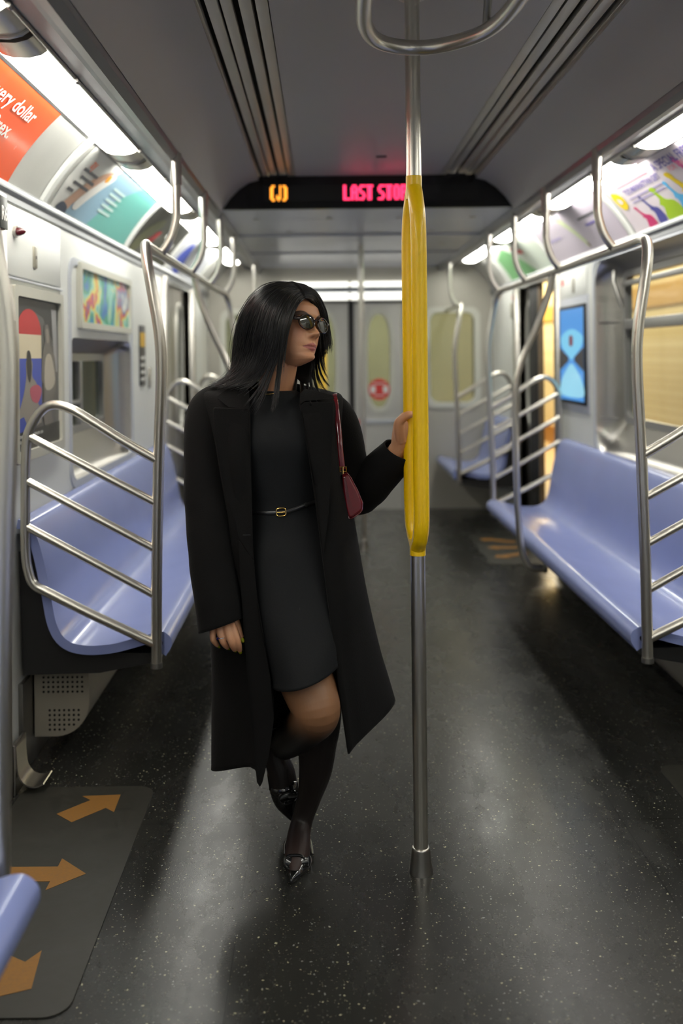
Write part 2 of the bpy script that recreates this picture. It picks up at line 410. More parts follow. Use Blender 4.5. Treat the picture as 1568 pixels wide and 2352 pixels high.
def ring_frame(s, outl, x0, x1, w, mt, parent, name):
    """picture-frame like ring around a rounded outline (y,z list)"""
    cy = sum(p[0] for p in outl) / len(outl); cz = sum(p[1] for p in outl) / len(outl); n = len(outl)
    hy = max(abs(p[0] - cy) for p in outl); hz = max(abs(p[1] - cz) for p in outl)
    inn = [(cy + (p[0] - cy) * (hy - w) / hy, cz + (p[1] - cz) * (hz - w) / hz) for p in outl]
    V = [(s * x1, *p) for p in outl] + [(s * x0, *p) for p in outl] + [(s * x0, *p) for p in inn] + [(s * x1, *p) for p in inn]
    f = []
    for i in range(n):
        j = (i + 1) % n
        for k in range(4):
            f.append((k * n + i, k * n + j, ((k + 1) % 4) * n + j, ((k + 1) % 4) * n + i))
    return fixn(link_mesh(name, V, f, mt, parent, True, 35)), inn

for s in (-1, 1):
    wb = MB(); R = NAMES[s]
    # behind camera to near door
    wall_piece(wb, s, Y0, 1.9, 0, 1.92)
    wall_piece(wb, s, 1.9, 3.04, 1.86, 1.92); wall_piece(wb, s, 6.3, 7.55, 1.88, 1.92)
    wall_piece(wb, s, 7.55, Y1, 0, 1.92)
    if s < 0:
        wall_piece(wb, s, 3.04, 3.92, 0, 1.92); wall_piece(wb, s, 3.92, 5.27, 0, 0.80); wall_piece(wb, s, 5.27, 6.3, 0, 1.92)
        hole = (3.97, 5.22, 0.88, 1.465); bay_piece(wb, s, 3.92, 5.27, 0.83, 1.515, hole, 0.06); wall_piece(wb, s, 3.92, 5.27, 0.80, 0.83); wall_piece(wb, s, 3.92, 5.27, 1.515, 1.92)
        wl = wb.build('wall_left', white_p, smooth=False); tag(wl, kind='structure')
    else:
        wall_piece(wb, s, 3.04, 3.55, 0, 1.92); wall_piece(wb, s, 3.55, 5.55, 0, 0.78); wall_piece(wb, s, 5.55, 6.3, 0, 1.92)
        hole = (3.62, 5.45, 0.84, 1.88); bay_piece(wb, s, 3.55, 5.55, 0.79, 1.92, hole, 0.14); wall_piece(wb, s, 3.55, 5.55, 0.77, 0.79)
        wl = wb.build('wall_right', white_p, smooth=False); tag(wl, kind='structure')
    win = bpy.data.objects.new('window_1' if s < 0 else 'window_2', None); COL.objects.link(win); win.location = (s * 1.33, (hole[0] + hole[1]) / 2, 1.2)
    tag(win, kind='structure')
    rv, inner = reveal(s, hole, 0.06 if s < 0 else 0.14, WX, WX + 0.115, 0.16, steel, win)
    xg = WX + 0.115
    fr, inn = ring_frame(s, inner, xg - 0.008, xg + 0.03, 0.035, mat('alu_frame', (0.5, 0.5, 0.48, 1), 0.32, 0.8), win, 'window_frame')
    y0g, y1g = min(p[0] for p in inn), max(p[0] for p in inn); z0g, z1g = min(p[1] for p in inn), max(p[1] for p in inn)
    link_mesh('pane', [(s * (xg + .012), *p) for p in inn], [tuple(range(len(inn)))], glass_m if s > 0 else glass_d, win, False)
    am = MATS['alu_frame']
    if s > 0:
        MB().add(box(xg - .02, xg + .02, y0g, y1g, 1.50, 1.555, 0.006)).build('mid_rail', am, win)
        MB().add(box(xg - .03, xg - .005, y0g, y1g, z1g - 0.05, z1g - 0.022, 0.005)).build('hopper_bar', am, win)
        MB().add(tube([(xg - .03, y1g - .02, 1.62), (xg - .07, y1g + 0.0, 1.76), (xg - .06, y1g + .02, 1.82)], 0.012, 8)).build('hopper_latch', steel_d, win)
        MB().add(box(xg - 0.05, xg - 0.02, 4.05, 4.12, z1g - 0.07, z1g - 0.01, 0.006)).build('hopper_catch', am, win)
        for z in (1.545, 1.02): MB().add(tube([(WX + .02, 5.437, z), (WX + .1, 5.34, z)], 0.005, 8)).build('guard_wire', steel, win)
    else:
        MB().add(box(-xg - .02, -xg + .02, 4.52, 4.55, z0g, z1g, 0.004)).build('mullion', am, win)
        MB().add(box(-xg - .02, -xg + .018, y0g, 4.52, 1.17, 1.19, 0.004)).build('mid_rail', am, win)
    # fine joints and frames round the bay
    o, _ = ring_frame(s, rrect(hole[0] - .03, hole[1] + .03, hole[2] - .03, hole[3] + (.33 if s < 0 else .03), 0.08), WX - 0.006, WX + 0.002, 0.03, grey_p, wl, 'bay_frame')
    # door pillars and doors
    for y, w in ((2.98, 0.10), (1.80, 0.10), (6.22, 0.08), (7.55, 0.08)):
        MB().add(box(min(s * 1.235, s * 1.36), max(s * 1.235, s * 1.36), y, y + w, 0, 1.90, 0.006)).build('door_pillar', steel, wl)
    MB().add(box(min(s * 1.255, s * 1.275), max(s * 1.255, s * 1.275), 3.25, 6.22, 0.0, 0.30, 0.002)).build('kick_panel', steel_d, wl)
    MB().add(box(min(s * 1.258, s * 1.275), max(s * 1.258, s * 1.275), 3.25, 6.22, 0.80, 0.83, 0.003)).build('seat_ledge', grey_p, wl)

def door_leaf(name, s, y0, y1, x=1.31, m=None, label=None):
    d = bpy.data.objects.new(name, None); COL.objects.link(d); d.location = (s * x, (y0 + y1) / 2, 0); tag(d, kind='structure')
    mb = MB(); n = 28
    cy, cz, hy, hz = (y0 + y1) / 2, 1.30, 0.145, 0.46
    inn = []; out = []
    for k in range(n):
        a = 2 * math.pi * k / n
        ey = hy * math.copysign(abs(math.cos(a)) ** .8, math.cos(a)); ez = hz * math.copysign(abs(math.sin(a)) ** .55, math.sin(a))
        inn.append((cy + ey, cz + ez))
    def outer(p):
        dy, dz = p[0] - cy, p[1] - cz
        t = min(((y1 if dy > 0 else y0) - cy) / dy if abs(dy) > 1e-6 else 9e9, ((1.88 if dz > 0 else 0.02) - cz) / dz if abs(dz) > 1e-6 else 9e9)
        return (cy + dy * t, cz + dz * t)
    out = [outer(p) for p in inn]
    V = [(s * x, *p) for p in inn] + [(s * x, *p) for p in out]; f = [(i, (i + 1) % n, n + (i + 1) % n, n + i) for i in range(n)]
    for (yy, zz) in ((y0, .02), (y0, 1.88), (y1, .02), (y1, 1.88)):
        for i in range(n):
            a = out[i]; b = out[(i + 1) % n]
            if (abs(a[0] - yy) < 1e-6 and abs(b[1] - zz) < 1e-6) or (abs(a[1] - zz) < 1e-6 and abs(b[0] - yy) < 1e-6):
                V.append((s * x, yy, zz)); f.append((n + i, len(V) - 1, n + (i + 1) % n))
    link_mesh('leaf', V, f, m or steel, d, False)
    ring_frame(s, [(cy + (p[0] - cy) * 1.15, cz + (p[1] - cz) * 1.05) for p in inn], x - 0.014, x + 0.012, 0.028, mat('door_window_trim', (0.62, 0.61, 0.56, 1), 0.4, 0.5), d, 'window_trim')
    link_mesh('pane', [(s * (x + .006), *p) for p in inn], [tuple(range(n))], glass_d, d, False)
    return d
for s, nm in ((-1, 'door_1'), (1, 'door_2')):
    for k, (a, b) in enumerate(((1.9, 2.435), (2.445, 2.98))): door_leaf(nm + '_%d' % (k + 1), s, a, b)
door_leaf('door_3_1', -1, 6.28, 6.915); door_leaf('door_3_2', -1, 6.925, 7.56)
# far right door: one leaf open, the other part-way in view, with its rubber edge
brown = mat('brown_door_edge', (0.20, 0.14, 0.08, 1), 0.5, vary=0.2)
dd = door_leaf('door_4', 1, 7.02, 7.60, 1.315)
MB().add(box(1.300, 1.318, 7.03, 7.34, 0.02, 1.88, 0.004)).build('rubber_edge', rubber, dd)
MB().add(box(1.298, 1.330, 6.985, 7.03, 0.02, 1.88, 0.006)).build('edge_post', brown, dd)

# rear closing wall behind the camera
rw = MB().add(box(-1.4, 1.4, Y0 - 0.06, Y0, 0, 2.4)).build('wall_back', grey_p, smooth=False); tag(rw, kind='structure')

# end wall with double doors and two big windows
ew = MB()
zt = 2.17
def holes_wall(mb, y, x_edges, z_edges, skip):
    for i in range(len(x_edges) - 1):
        for j in range(len(z_edges) - 1):
            if (i, j) in skip: continue
            mb.add(box(x_edges[i], x_edges[i + 1], y, y + 0.06, z_edges[j], z_edges[j + 1]))
beige_w = mat('beige_end_wall', (0.46, 0.44, 0.38, 1), 0.35, 0.3, vary=0.08, scale=3)
XE = [-1.34, -1.12, -0.70, -0.44, 0.46, 0.70, 1.12, 1.34]; ZE = [0, 0.95, 1.76, 1.86, 2.3]
holes_wall(ew, Y1, XE, ZE, {(1, 1), (5, 1), (3, 0), (3, 1), (3, 2)})
endw = ew.build('wall_far', beige_w, smooth=False); tag(endw, kind='structure')
trimw = mat('pale_window_trim', (0.62, 0.62, 0.55, 1), 0.4, 0.2)
def xz_ring(outl, y0, y1, w, mt, parent, name):
    n = len(outl); cx = sum(p[0] for p in outl) / n; cz = sum(p[1] for p in outl) / n
    hx = max(abs(p[0] - cx) for p in outl); hz = max(abs(p[1] - cz) for p in outl)
    inn = [(cx + (p[0] - cx) * (hx - w) / hx, cz + (p[1] - cz) * (hz - w) / hz) for p in outl]
    V = [(p[0], y1, p[1]) for p in outl] + [(p[0], y0, p[1]) for p in outl] + [(p[0], y0, p[1]) for p in inn] + [(p[0], y1, p[1]) for p in inn]
    f = [(k * n + i, k * n + (i + 1) % n, ((k + 1) % 4) * n + (i + 1) % n, ((k + 1) % 4) * n + i) for i in range(n) for k in range(4)]
    return fixn(link_mesh(name, V, f, mt, parent, True, 35)), inn
for s, nm in ((-1, 'window_3'), (1, 'window_4')):
    w = bpy.data.objects.new(nm, None); COL.objects.link(w); w.location = (s * .91, Y1, 1.35); tag(w, kind='structure')
    fo, inn = xz_ring(rrect(s * .91 - .25, s * .91 + .25, 0.90, 1.80, 0.09), Y1 - 0.02, Y1 + 0.03, 0.05, trimw, w, 'window_frame')
    link_mesh('pane', [(p[0], Y1 + 0.01, p[1]) for p in inn], [tuple(range(len(inn)))], glass_m, w, False)
for s, nm in ((-1, 'door_5'), (1, 'door_6')):
    d = bpy.data.objects.new(nm, None); COL.objects.link(d); d.location = (s * .24, Y1, 0); tag(d, kind='structure')
    x0, x1 = (0.035, 0.455) if s > 0 else (-0.435, -0.015)
    cx = 0.255 if s > 0 else -0.235; cz = 1.325; n = 28
    ov = [(cx + .10 * math.copysign(abs(math.cos(2 * math.pi * k / n)) ** .85, math.cos(2 * math.pi * k / n)), cz + .42 * math.copysign(abs(math.sin(2 * math.pi * k / n)) ** .6, math.sin(2 * math.pi * k / n))) for k in range(n)]
    out = []
    for p in ov:
        dx, dz = p[0] - cx, p[1] - cz
        t = min(((x1 if dx > 0 else x0) - cx) / dx if abs(dx) > 1e-6 else 9e9, ((1.86 if dz > 0 else 0.0) - cz) / dz if abs(dz) > 1e-6 else 9e9)
        out.append((cx + dx * t, cz + dz * t))
    V = [(p[0], Y1 + .012, p[1]) for p in ov] + [(p[0], Y1 + .012, p[1]) for p in out]; f = [(i, (i + 1) % n, n + (i + 1) % n, n + i) for i in range(n)]
    for (xx, zz) in ((x0, 0), (x0, 1.86), (x1, 0), (x1, 1.86)):
        for i in range(n):
            a = out[i]; b = out[(i + 1) % n]
            if (abs(a[0] - xx) < 1e-6 and abs(b[1] - zz) < 1e-6) or (abs(a[1] - zz) < 1e-6 and abs(b[0] - xx) < 1e-6):
                V.append((xx, Y1 + .012, zz)); f.append((n + i, len(V) - 1, n + (i + 1) % n))
    link_mesh('leaf', V, f, mat('pale_door_steel', (0.60, 0.59, 0.55, 1), 0.38, 0.6, vary=0.08, scale=4), d, False)
    xz_ring([(cx + (p[0] - cx) * 1.42, cz + (p[1] - cz) * 1.12) for p in ov], Y1 - .012, Y1 + .014, 0.032, trimw, d, 'window_trim')
    link_mesh('pane', [(p[0], Y1 + .008, p[1]) for p in ov], [tuple(range(n))], glass_m, d, False)
    MB().add(box(x0 + .01, x1 - .01, Y1 - .01, Y1 + .012, 0.765, 0.80, 0.003)).build('push_bar', grey_p, d)
    if s > 0:
        st = MB().add(disc((cx, Y1 - .002, 1.07), (1, 0, 0), (0, 0, 1), 0.095, 0.095, 28, 0.002)).build('round_warning_sticker', mat('sticker_red', srgb(215, 60, 55), 0.5), d)
        wp = MB()
        for a, b in ((-.078, -.035), (.035, .078)): wp.add(box(cx + a, cx + b, Y1 - .006, Y1 - .004, 1.04, 1.10))
        wp.add(box(cx - .055, cx + .055, Y1 - .006, Y1 - .004, 1.118, 1.126)); wp.add(box(cx - .05, cx + .05, Y1 - .006, Y1 - .004, 1.012, 1.020))
        wp.build('sticker_print', mat('sticker_white', (0.8, 0.8, 0.78, 1), 0.5), st, False)
        MB().add(box(x0 + .02, x0 + .09, Y1 - .013, Y1 - .008, 0.765, 0.80)).build('red_label', MATS['sticker_red'], d, False)
g = MB().add(box(-0.015, 0.035, Y1 - .005, Y1 + .03, 0, 1.86)).build('door_gasket', rubber, None, False); g.name = 'trim_4'; tag(g, kind='structure')
hd = MB().add(box(-0.5, 0.52, Y1 - .03, Y1 + .01, 1.845, 1.87, 0.004)).build('header', black_m, endw)
# transverse lamp above the end doors
r = thing('end_lamp', 'transverse double fluorescent lamp above the end doors', 'lamp', (0, Y1 - 0.04, 1.95))
for z0, z1 in ((1.990, 2.030), (1.872, 1.932)):
    for a, b in ((-.62, -.01), (.01, .60)):
        MB().add(box(a, b, Y1 - 0.06, Y1 - 0.002, z0, z1, 0.01)).build('tube_lens', mat('end_lamp_lens', (0.9, 0.9, 0.86, 1), 0.4, emit=(1, 0.985, 0.9, 1), estr=1.7), r)
MB().add(box(-.64, .62, Y1 - 0.065, Y1 - 0.001, 1.935, 1.987, 0.003)).build('divider', grey_p, r)

# outside world: platform wall of glazed tile, platform, next car, tunnel wall
tile = mat('cream_glazed_tile', srgb(235, 212, 150), 0.3)
def tilemat():
    m = bpy.data.materials.new('cream_tile_wall'); m.use_nodes = True; n = m.node_tree.nodes; l = m.node_tree.links
    b = n['Principled BSDF']; br = n.new('ShaderNodeTexBrick'); tc = n.new('ShaderNodeTexCoord'); mp = n.new('ShaderNodeMapping')
    mp.inputs['Rotation'].default_value = (math.pi / 2, 0, math.pi / 2)
    br.inputs['Scale'].default_value = 6; br.offset = 0.0
    br.inputs['Color1'].default_value = srgb(232, 216, 172); br.inputs['Color2'].default_value = srgb(224, 206, 160); br.inputs['Mortar'].default_value = srgb(180, 155, 95)
    br.inputs['Mortar Size'].default_value = 0.012
    l.new(tc.outputs['Object'], mp.inputs[0]); l.new(mp.outputs[0], br.inputs['Vector']); l.new(br.outputs['Color'], b.inputs['Base Color']); b.inputs['Roughness'].default_value = 0.25
    return m
pw = MB().add(box(3.3, 3.4, 0.5, 22, -0.1, 3.2)).build('wall_platform', tilemat(), smooth=False); tag(pw, kind='structure')
MB().add(box(3.28, 3.3, 0.5, 22, 1.86, 2.10)).build('tile_band', mat('ochre_band', srgb(190, 152, 80), 0.35), pw, False)
MB().add(box(3.27, 3.3, 0.5, 22, -0.02, 0.25)).build('tile_base', mat('brown_base', srgb(150, 100, 40), 0.4), pw, False)
pf = MB().add(box(1.46, 3.4, 0.5, 22, -0.12, -0.02)).build('floor_platform', mat('platform_concrete', srgb(150, 125, 80), 0.6, vary=0.1), smooth=False); tag(pf, kind='structure')
MB().add(box(1.46, 1.75, 0.5, 16, -0.02, -0.012)).build('edge_strip', mat('platform_yellow', srgb(220, 165, 30), 0.6), pf, False)
pc = MB().add(box(1.5, 3.4, 0.5, 22, 3.0, 3.1)).build('ceiling_platform', mat('platform_ceiling', srgb(120, 90, 50), 0.7), smooth=False); tag(pc, kind='structure')
for k, y in enumerate((4.9, 9.4)):
    c = MB().add(box(2.15, 2.35, y, y + 0.2, -0.02, 3.0, 0.02)).build('platform_column', mat('column_tan', srgb(190, 160, 95), 0.4)); tag(c, ('tan steel platform column seen through the right window', 'tan steel platform column beyond the open right door')[k], 'column')
tw = MB().add(box(-3.0, -2.9, 0.5, 12, -0.5, 3.2)).build('wall_tunnel', mat('tunnel_wall', srgb(120, 120, 100), 0.8, vary=0.3, scale=3), smooth=False); tag(tw, kind='structure')
nb = MB().add(box(-1.5, 1.5, 11.4, 11.5, 0, 2.6)).build('wall_next_car', mat('next_car_wall', srgb(165, 165, 130), 0.5, vary=0.2, scale=2), smooth=False); tag(nb, kind='structure')

# ================================================================ FURNITURE
SOFF = 0.0
seat_prof = [(0.775, 0.398), (0.757, 0.428), (0.757, 0.455), (0.775, 0.474), (0.80, 0.478), (0.86, 0.462), (0.96, 0.438), (1.05, 0.436), (1.105, 0.458), (1.135, 0.51), (1.152, 0.60), (1.175, 0.72), (1.198, 0.80), (1.22, 0.842), (1.258, 0.852)]
sp = catmull(np.array(seat_prof), 5)
def bench(s, y0, y1, lab):
    r = thing('bench', lab, 'bench', (s * 1.0, (y0 + y1) / 2, 0))
    prof = [(s * p[0], p[1]) for p in sp]
    o = MB().add(strip_y(prof, y0, y1, 0.030 * -s)).build('seat_shell', blue_m, r, autosm=50); fixn(o)
    bv = o.modifiers.new('b', 'BEVEL'); bv.width = 0.006; bv.segments = 3; bv.limit_method = 'ANGLE'; bv.angle_limit = math.radians(50)
    sup = [(1.265, 0.74), (1.215, 0.74), (1.185, 0.60), (1.165, 0.48), (1.11, 0.415), (1.0, 0.402), (0.80, 0.398), (0.80, 0.372), (1.0, 0.335), (1.255, 0.33)]
    fixn(MB().add(extrude_y([(s * x, z) for x, z in sup], y0 + 0.03, y1 - 0.03)).build('support_frame', black_m, r, autosm=30))
    return r
for s in (-1, 1):
    bench(s, 3.225, 6.055, 'long pale blue moulded bench along the %s wall behind the railing' % NAMES[s])
    bench(s, 7.63, 8.70, 'short pale blue bench by the end wall on the %s side' % NAMES[s])
bench(-1, -1.2, 1.72, 'pale blue bench end cut off by the lower left corner of the picture')
bench(1, -1.2, 1.72, 'pale blue bench on the right, outside the picture')

def heater(s, y0, y1, lab):
    r = thing('heater_box', lab, 'heater', (s * 1.16, y0, 0.08))
    pr = [(1.249, 0.318), (1.068, 0.318), (1.062, 0.312), (1.062, 0.20)] + [(1.062 + 0.115 * (1 - math.cos(a)), 0.20 - 0.115 * math.sin(a)) for a in [math.pi / 2 * k / 8 for k in range(1, 9)]] + [(1.249, 0.085)]
    o = MB().add(extrude_y([(s * x, z) for x, z in pr], y0, y1)).build('cover', beige_m, r, autosm=30); fixn(o)
    hl = MB()
    for i in range(9):
        for j in range(4): hl.add(disc((s * (1.085 + i * 0.0165), y0 - 0.0012, 0.288 - j * 0.0165), (1, 0, 0), (0, 0, 1), 0.0042, 0.0042, 8, 0.001))
    for i in range(7):
        for j in range(5):
            x = 1.098 + i * 0.0165; z = 0.175 - j * 0.0165
            if (x - 1.177) < 0 and ((x - 1.177) ** 2 + (z - 0.20) ** 2) > 0.10 ** 2: continue
            hl.add(disc((s * x, y0 - 0.0012, z), (1, 0, 0), (0, 0, 1), 0.0042, 0.0042, 8, 0.001))
    tag(hl.build('perforation', dark_m, r, False), kind='stuff')
    for x in (1.09, 1.19): MB().add(disc((s * x, y0 - 0.002, 0.308), (1, 0, 0), (0, 0, 1), 0.006, 0.006, 10, 0.002)).build('screw', steel_d, r)
    return r
for s in (-1, 1): heater(s, 3.36, 6.0, 'beige perforated heater cover under the %s long bench' % NAMES[s])
# kick bracket by the near left pillar
r = thing('floor_bracket', 'curved stainless bracket at the foot of the left door pillar', 'bracket', (-1.2, 3.16, 0))
pr = [(-1.235, 0.15), (-1.232, 0.09), (-1.225, 0.055), (-1.205, 0.030), (-1.175, 0.022), (-1.150, 0.030), (-1.145, 0.034)]
fixn(MB().add(strip_y([tuple(p) for p in catmull(np.array(pr), 4)], 3.10, 3.20, 0.004)).build('lip', steel, r, autosm=60))
fixn(MB().add(box(-1.245, -1.232, 3.09, 3.21, 0.0, 0.16, 0.003)).build('backplate', steel, r))

TR = 0.018
def railing(s, Yp, dirn, lab, ybar=None, out=0.0):
    """end-of-bench railing: stanchion that bends into the overhead bar, loop and three slanting bars"""
    r = thing('seat_railing', lab, 'railing', (s * .80, Yp, 0.38))
    X = lambda x: s * (x + out)
    if ybar is None: ybar = Yp + dirn * 0.40
    pole = catmull([(X(.802), Yp, .375), (X(.798), Yp, .70), (X(.788), Yp, 1.05), (X(.777), Yp, 1.32), (X(.782), Yp, 1.46), (X(.805), Yp + dirn * .005, 1.60), (X(.822), Yp + dirn * .02, 1.69), (X(.836), Yp + dirn * .07, 1.748), (X(.850), Yp + dirn * .16, 1.768), (X(.858), Yp + dirn * .27, 1.770), (X(.86), ybar, 1.770)], 8)
    MB().add(tube(pole, TR, 16)).build('stanchion', tubem, r)
    lp = catmull([(X(.792), Yp, 1.045), (X(.90), Yp, 1.108), (X(1.0), Yp, 1.172), (X(1.07), Yp, 1.214), (X(1.13), Yp, 1.230), (X(1.175), Yp, 1.205), (X(1.212), Yp, 1.140), (X(1.222), Yp, 1.05), (X(1.225), Yp, .90), (X(1.226), Yp, .76), (X(1.218), Yp, .69), (X(1.20), Yp, .645), (X(1.15), Yp, .615), (X(1.0), Yp, .538), (X(.80), Yp, .443)], 6)
    MB().add(tube(lp, 0.0155, 14)).build('loop', tubem, r)
    for z0, z1 in ((1.135, .905), (.985, .752), (.835, .600)):
        MB().add(tube([(X(1.224), Yp, z0), (X(.797), Yp, z1)], 0.0135, 12)).build('bar', tubem, r)
    MB().add(tube([(X(.802), Yp, .368), (X(.802), Yp, .385)], TR + .002, 14)).build('foot_cap', steel_d, r)
    return r
for s in (-1, 1):
    railing(s, 3.20, 1, 'stainless slatted railing at the near end of the %s bench' % NAMES[s], 3.64)
    railing(s, 6.08, -1, 'stainless slatted railing at the far end of the %s long bench' % NAMES[s], 5.80)
    railing(s, 7.60, 1, 'stainless slatted railing at the short %s bench by the end wall' % NAMES[s], 8.0)
railing(-1, 1.76, -1, 'stainless pole at the left edge of the picture, beside the cut-off bench', 1.3, .037)
def overhead(s, y0, y1, hang, lab):
    r = thing('overhead_grab_bar', lab, 'grab bar', (s * .86, (y0 + y1) / 2, 1.77))
    MB().add(tube([(s * .86, y0, 1.77), (s * .86, y1, 1.77)], TR * 0.95, 14)).build('bar', tubem, r)
    for y in hang:
        pts = catmull([(s * .795, y, 2.135), (s * .795, y, 1.96), (s * .797, y, 1.90), (s * .815, y, 1.835), (s * .842, y, 1.79), (s * .86, y, 1.772)], 6)
        h = MB().add(tube(pts, 0.0165, 14)).build('hanger', tubem, r)
        MB().add(tube([(s * .795, y, 2.15), (s * .795, y, 2.03)], 0.0205, 14)).build('socket', steel, h)
    return r
for s in (-1, 1):
    overhead(s, 3.62, 6.2, (3.70, 4.55, 5.30, 6.12), 'overhead stainless grab bar with curved hangers above the %s long bench' % NAMES[s])
    overhead(s, 7.9, 8.7, (8.0,), 'short overhead grab bar above the %s bench by the end wall' % NAMES[s])
    r = thing('bowed_stanchion', 'stainless pole bowed out into the aisle at the middle of the %s bench' % NAMES[s], 'pole', (s * .8, 4.70, .4))
    pts = catmull([(s * x, 4.70, z) for x, z in ((.86, 1.765), (.835, 1.66), (.775, 1.50), (.715, 1.37), (.680, 1.25), (.672, 1.10), (.675, .75), (.683, .58), (.693, .46), (.712, .39), (.745, .352), (.80, .348))], 7)
    MB().add(tube(pts, 0.0165, 14)).build('pole', tubem, r)
    MB().add(tube([(s * .80, 4.70, .348), (s * .815, 4.70, .348)], .022, 12)).build('foot', steel_d, r)

# ---------------------------------------------------------------- central pole with yellow loop
PC = P(960, 1500, 2.617); PX = F(967, 2004).x
r = thing('center_pole', 'steel centre pole with a bright yellow double grip in the middle', 'pole', (PX, 2.617, 0))
YP = 2.617
def zat(py): return P(958, py, YP).z
zy0, zy1 = zat(1273), zat(405)
PR = 0.0205
MB().add(tube([(PX, YP, 0.02), (PX, YP, zy0 + .01)], 0.0195, 20)).build('lower_tube', tubem, r)
MB().add(tube([(PX, YP, zy1 - .01), (PX, YP, 2.345)], PR, 20)).build('upper_tube', tubem, r)
cap = catmull([(0.033, 0.0), (0.031, 0.012), (0.0275, 0.035), (0.0255, 0.058), (0.0235, 0.066), (0.0195, 0.068)], 4)
def lathe(prof, c, n=28):
    V = [(c[0] + p[0] * math.cos(2 * math.pi * k / n), c[1] + p[0] * math.sin(2 * math.pi * k / n), c[2] + p[1]) for p in prof for k in range(n)]
    return V, grid_faces(len(prof), n, True)
MB().add(lathe([tuple(p) for p in cap], (PX, YP, 0))).build('base_cup', steel, r)
MB().add(lathe([(0.038, 2.340), (0.037, 2.334), (0.030, 2.331), (0.020, 2.331)], (PX, YP, 0))).build('ceiling_flange', steel, r)
MB().add(lathe([(0.0205, 2.200), (0.0225, 2.199), (0.0225, 2.190), (0.0205, 2.189)], (PX, YP, 0))).build('joint_ring', steel, r)
grip = bpy.data.objects.new('yellow_grip', None)
def gp(dz): return zy0 + dz
H = zy1 - zy0
for sd, dx, dy in ((1, 0.006, -0.052), (-1, -0.010, 0.052)):
    pts = catmull([(PX, YP, zy0 + .015), (PX + dx * .15, YP + dy * .25, zy0 + .030), (PX + dx * .6, YP + dy * .75, zy0 + .055), (PX + dx, YP + dy, zy0 + .11), (PX + dx, YP + dy, zy0 + .30), (PX + dx, YP + dy, zy1 - .32), (PX + dx, YP + dy, zy1 - .19), (PX + dx * .8, YP + dy * .8, zy1 - .11), (PX + dx * .3, YP + dy * .35, zy1 - .055), (PX, YP, zy1 - .03)], 8)
    o = MB().add(tube(pts, 0.0208, 24)).build('yellow_bar', yellow, r); tag(o, 'bright yellow grip bar')
for a, b in ((zy0 - .002, zy0 + .042), (zy1 - .062, zy1)):
    o = MB().add(tube([(PX, YP, a), (PX, YP, b)], 0.0215, 24)).build('yellow_collar', yellow, r); tag(o, 'bright yellow collar')
# far centre pole
r = thing('center_pole', 'thin plain steel centre pole far down the aisle near the end doors', 'pole', (0.03, 6.97, 0))
MB().add(tube([(0.03, 6.97, 0.0), (0.03, 6.97, 2.17)], 0.0195, 16)).build('tube', tubem, r)
MB().add(lathe([tuple(p) for p in cap], (0.03, 6.97, 0))).build('base_cup', steel, r)
r = thing('center_pole', 'yellow grip pole of the next car seen through the left end door window', 'pole', (-.275, 10.6, 0))
MB().add(tube([(-.275, 10.6, 0), (-.275, 10.6, 2.5)], .02, 12)).build('tube', tubem, r)
MB().add(tube([(-.275, 10.6, .95), (-.275, 10.6, 1.0), (-.275, 10.6, 1.55), (-.275, 10.6, 1.6)], [.03, .07, .07, .03], 16)).build('yellow_grip', yellow, r)
# ceiling handhold: horizontal U bar coming towards the viewer
r = thing('ceiling_grab_loop', 'thick curved steel handhold hanging from the ceiling in front of the pole', 'handle', (0, 2.2, 2.17))
zc = 2.168
pts = catmull([(-.150, 1.55, zc), (-.150, 1.95, zc), (-.148, 2.22, zc), (-.135, 2.36, zc), (-.10, 2.455, zc), (-.03, 2.505, zc), (.045, 2.50, zc), (.12, 2.44, zc), (.165, 2.36, zc), (.19, 2.22, zc), (.20, 1.95, zc), (.20, 1.55, zc)], 8)
MB().add(tube(pts, 0.019, 20)).build('bar', tubem, r)
for x in (-.15, .20):
    MB().add(tube([(x, 1.62, zc), (x, 1.62, 2.345)], 0.015, 14)).build('drop_post', tubem, r)
MB().add(tube([(.157, 2.385, zc), (.150, 2.30, 2.25), (.150, 2.27, 2.345)], 0.010, 12)).build('stay', steel_d, r)

# ---------------------------------------------------------------- LED destination sign
r = thing('led_sign', 'black arched LED destination sign hung under the ceiling', 'sign', (0, 5.23, 2.165))
arch = [(-.80, 2.165), (-.785, 2.185), (-.75, 2.235), (-.70, 2.285), (-.64, 2.325), (-.585, 2.340)]
outl = arch + [(-x, z) for x, z in arch[::-1]]
fixn(MB().add(extrude_y(outl, 5.235, 5.262)).build('housing', mat('sign_black_gloss', (0.004, 0.004, 0.004, 1), 0.18), r, autosm=30))
MB().add(box(-.56, .60, 5.231, 5.236, 2.205, 2.292)).build('display_window', mat('display_grey', (0.014, 0.014, 0.013, 1), 0.25), r, False)
FONT = {'L': ['11000', '11000', '11000', '11000', '11000', '11000', '11111'],
 'A': ['01110', '11011', '11011', '11111', '11011', '11011', '11011'],
 'S': ['01111', '11000', '11000', '01110', '00011', '00011', '11110'],
 'T': ['11111', '01110', '01110', '01110', '01110', '01110', '01110'],
 'O': ['01110', '11011', '11011', '11011', '11011', '11011', '01110'],
 'P': ['11110', '11011', '11011', '11110', '11000', '11000', '11000'], ' ': ['000'] * 7}
CIRC = ['01100010110', '11000010011', '11000010011', '11000010011', '11000010011', '11001010011', '11001110011', '01100100110']
red_l = mat('red_led', (0.3, 0, 0, 1), 0.5, emit=(1.0, 0.035, 0.12, 1), estr=2.4)
org_l = mat('orange_led', (0.3, 0.1, 0, 1), 0.5, emit=(1.0, 0.33, 0.03, 1), estr=2.0)
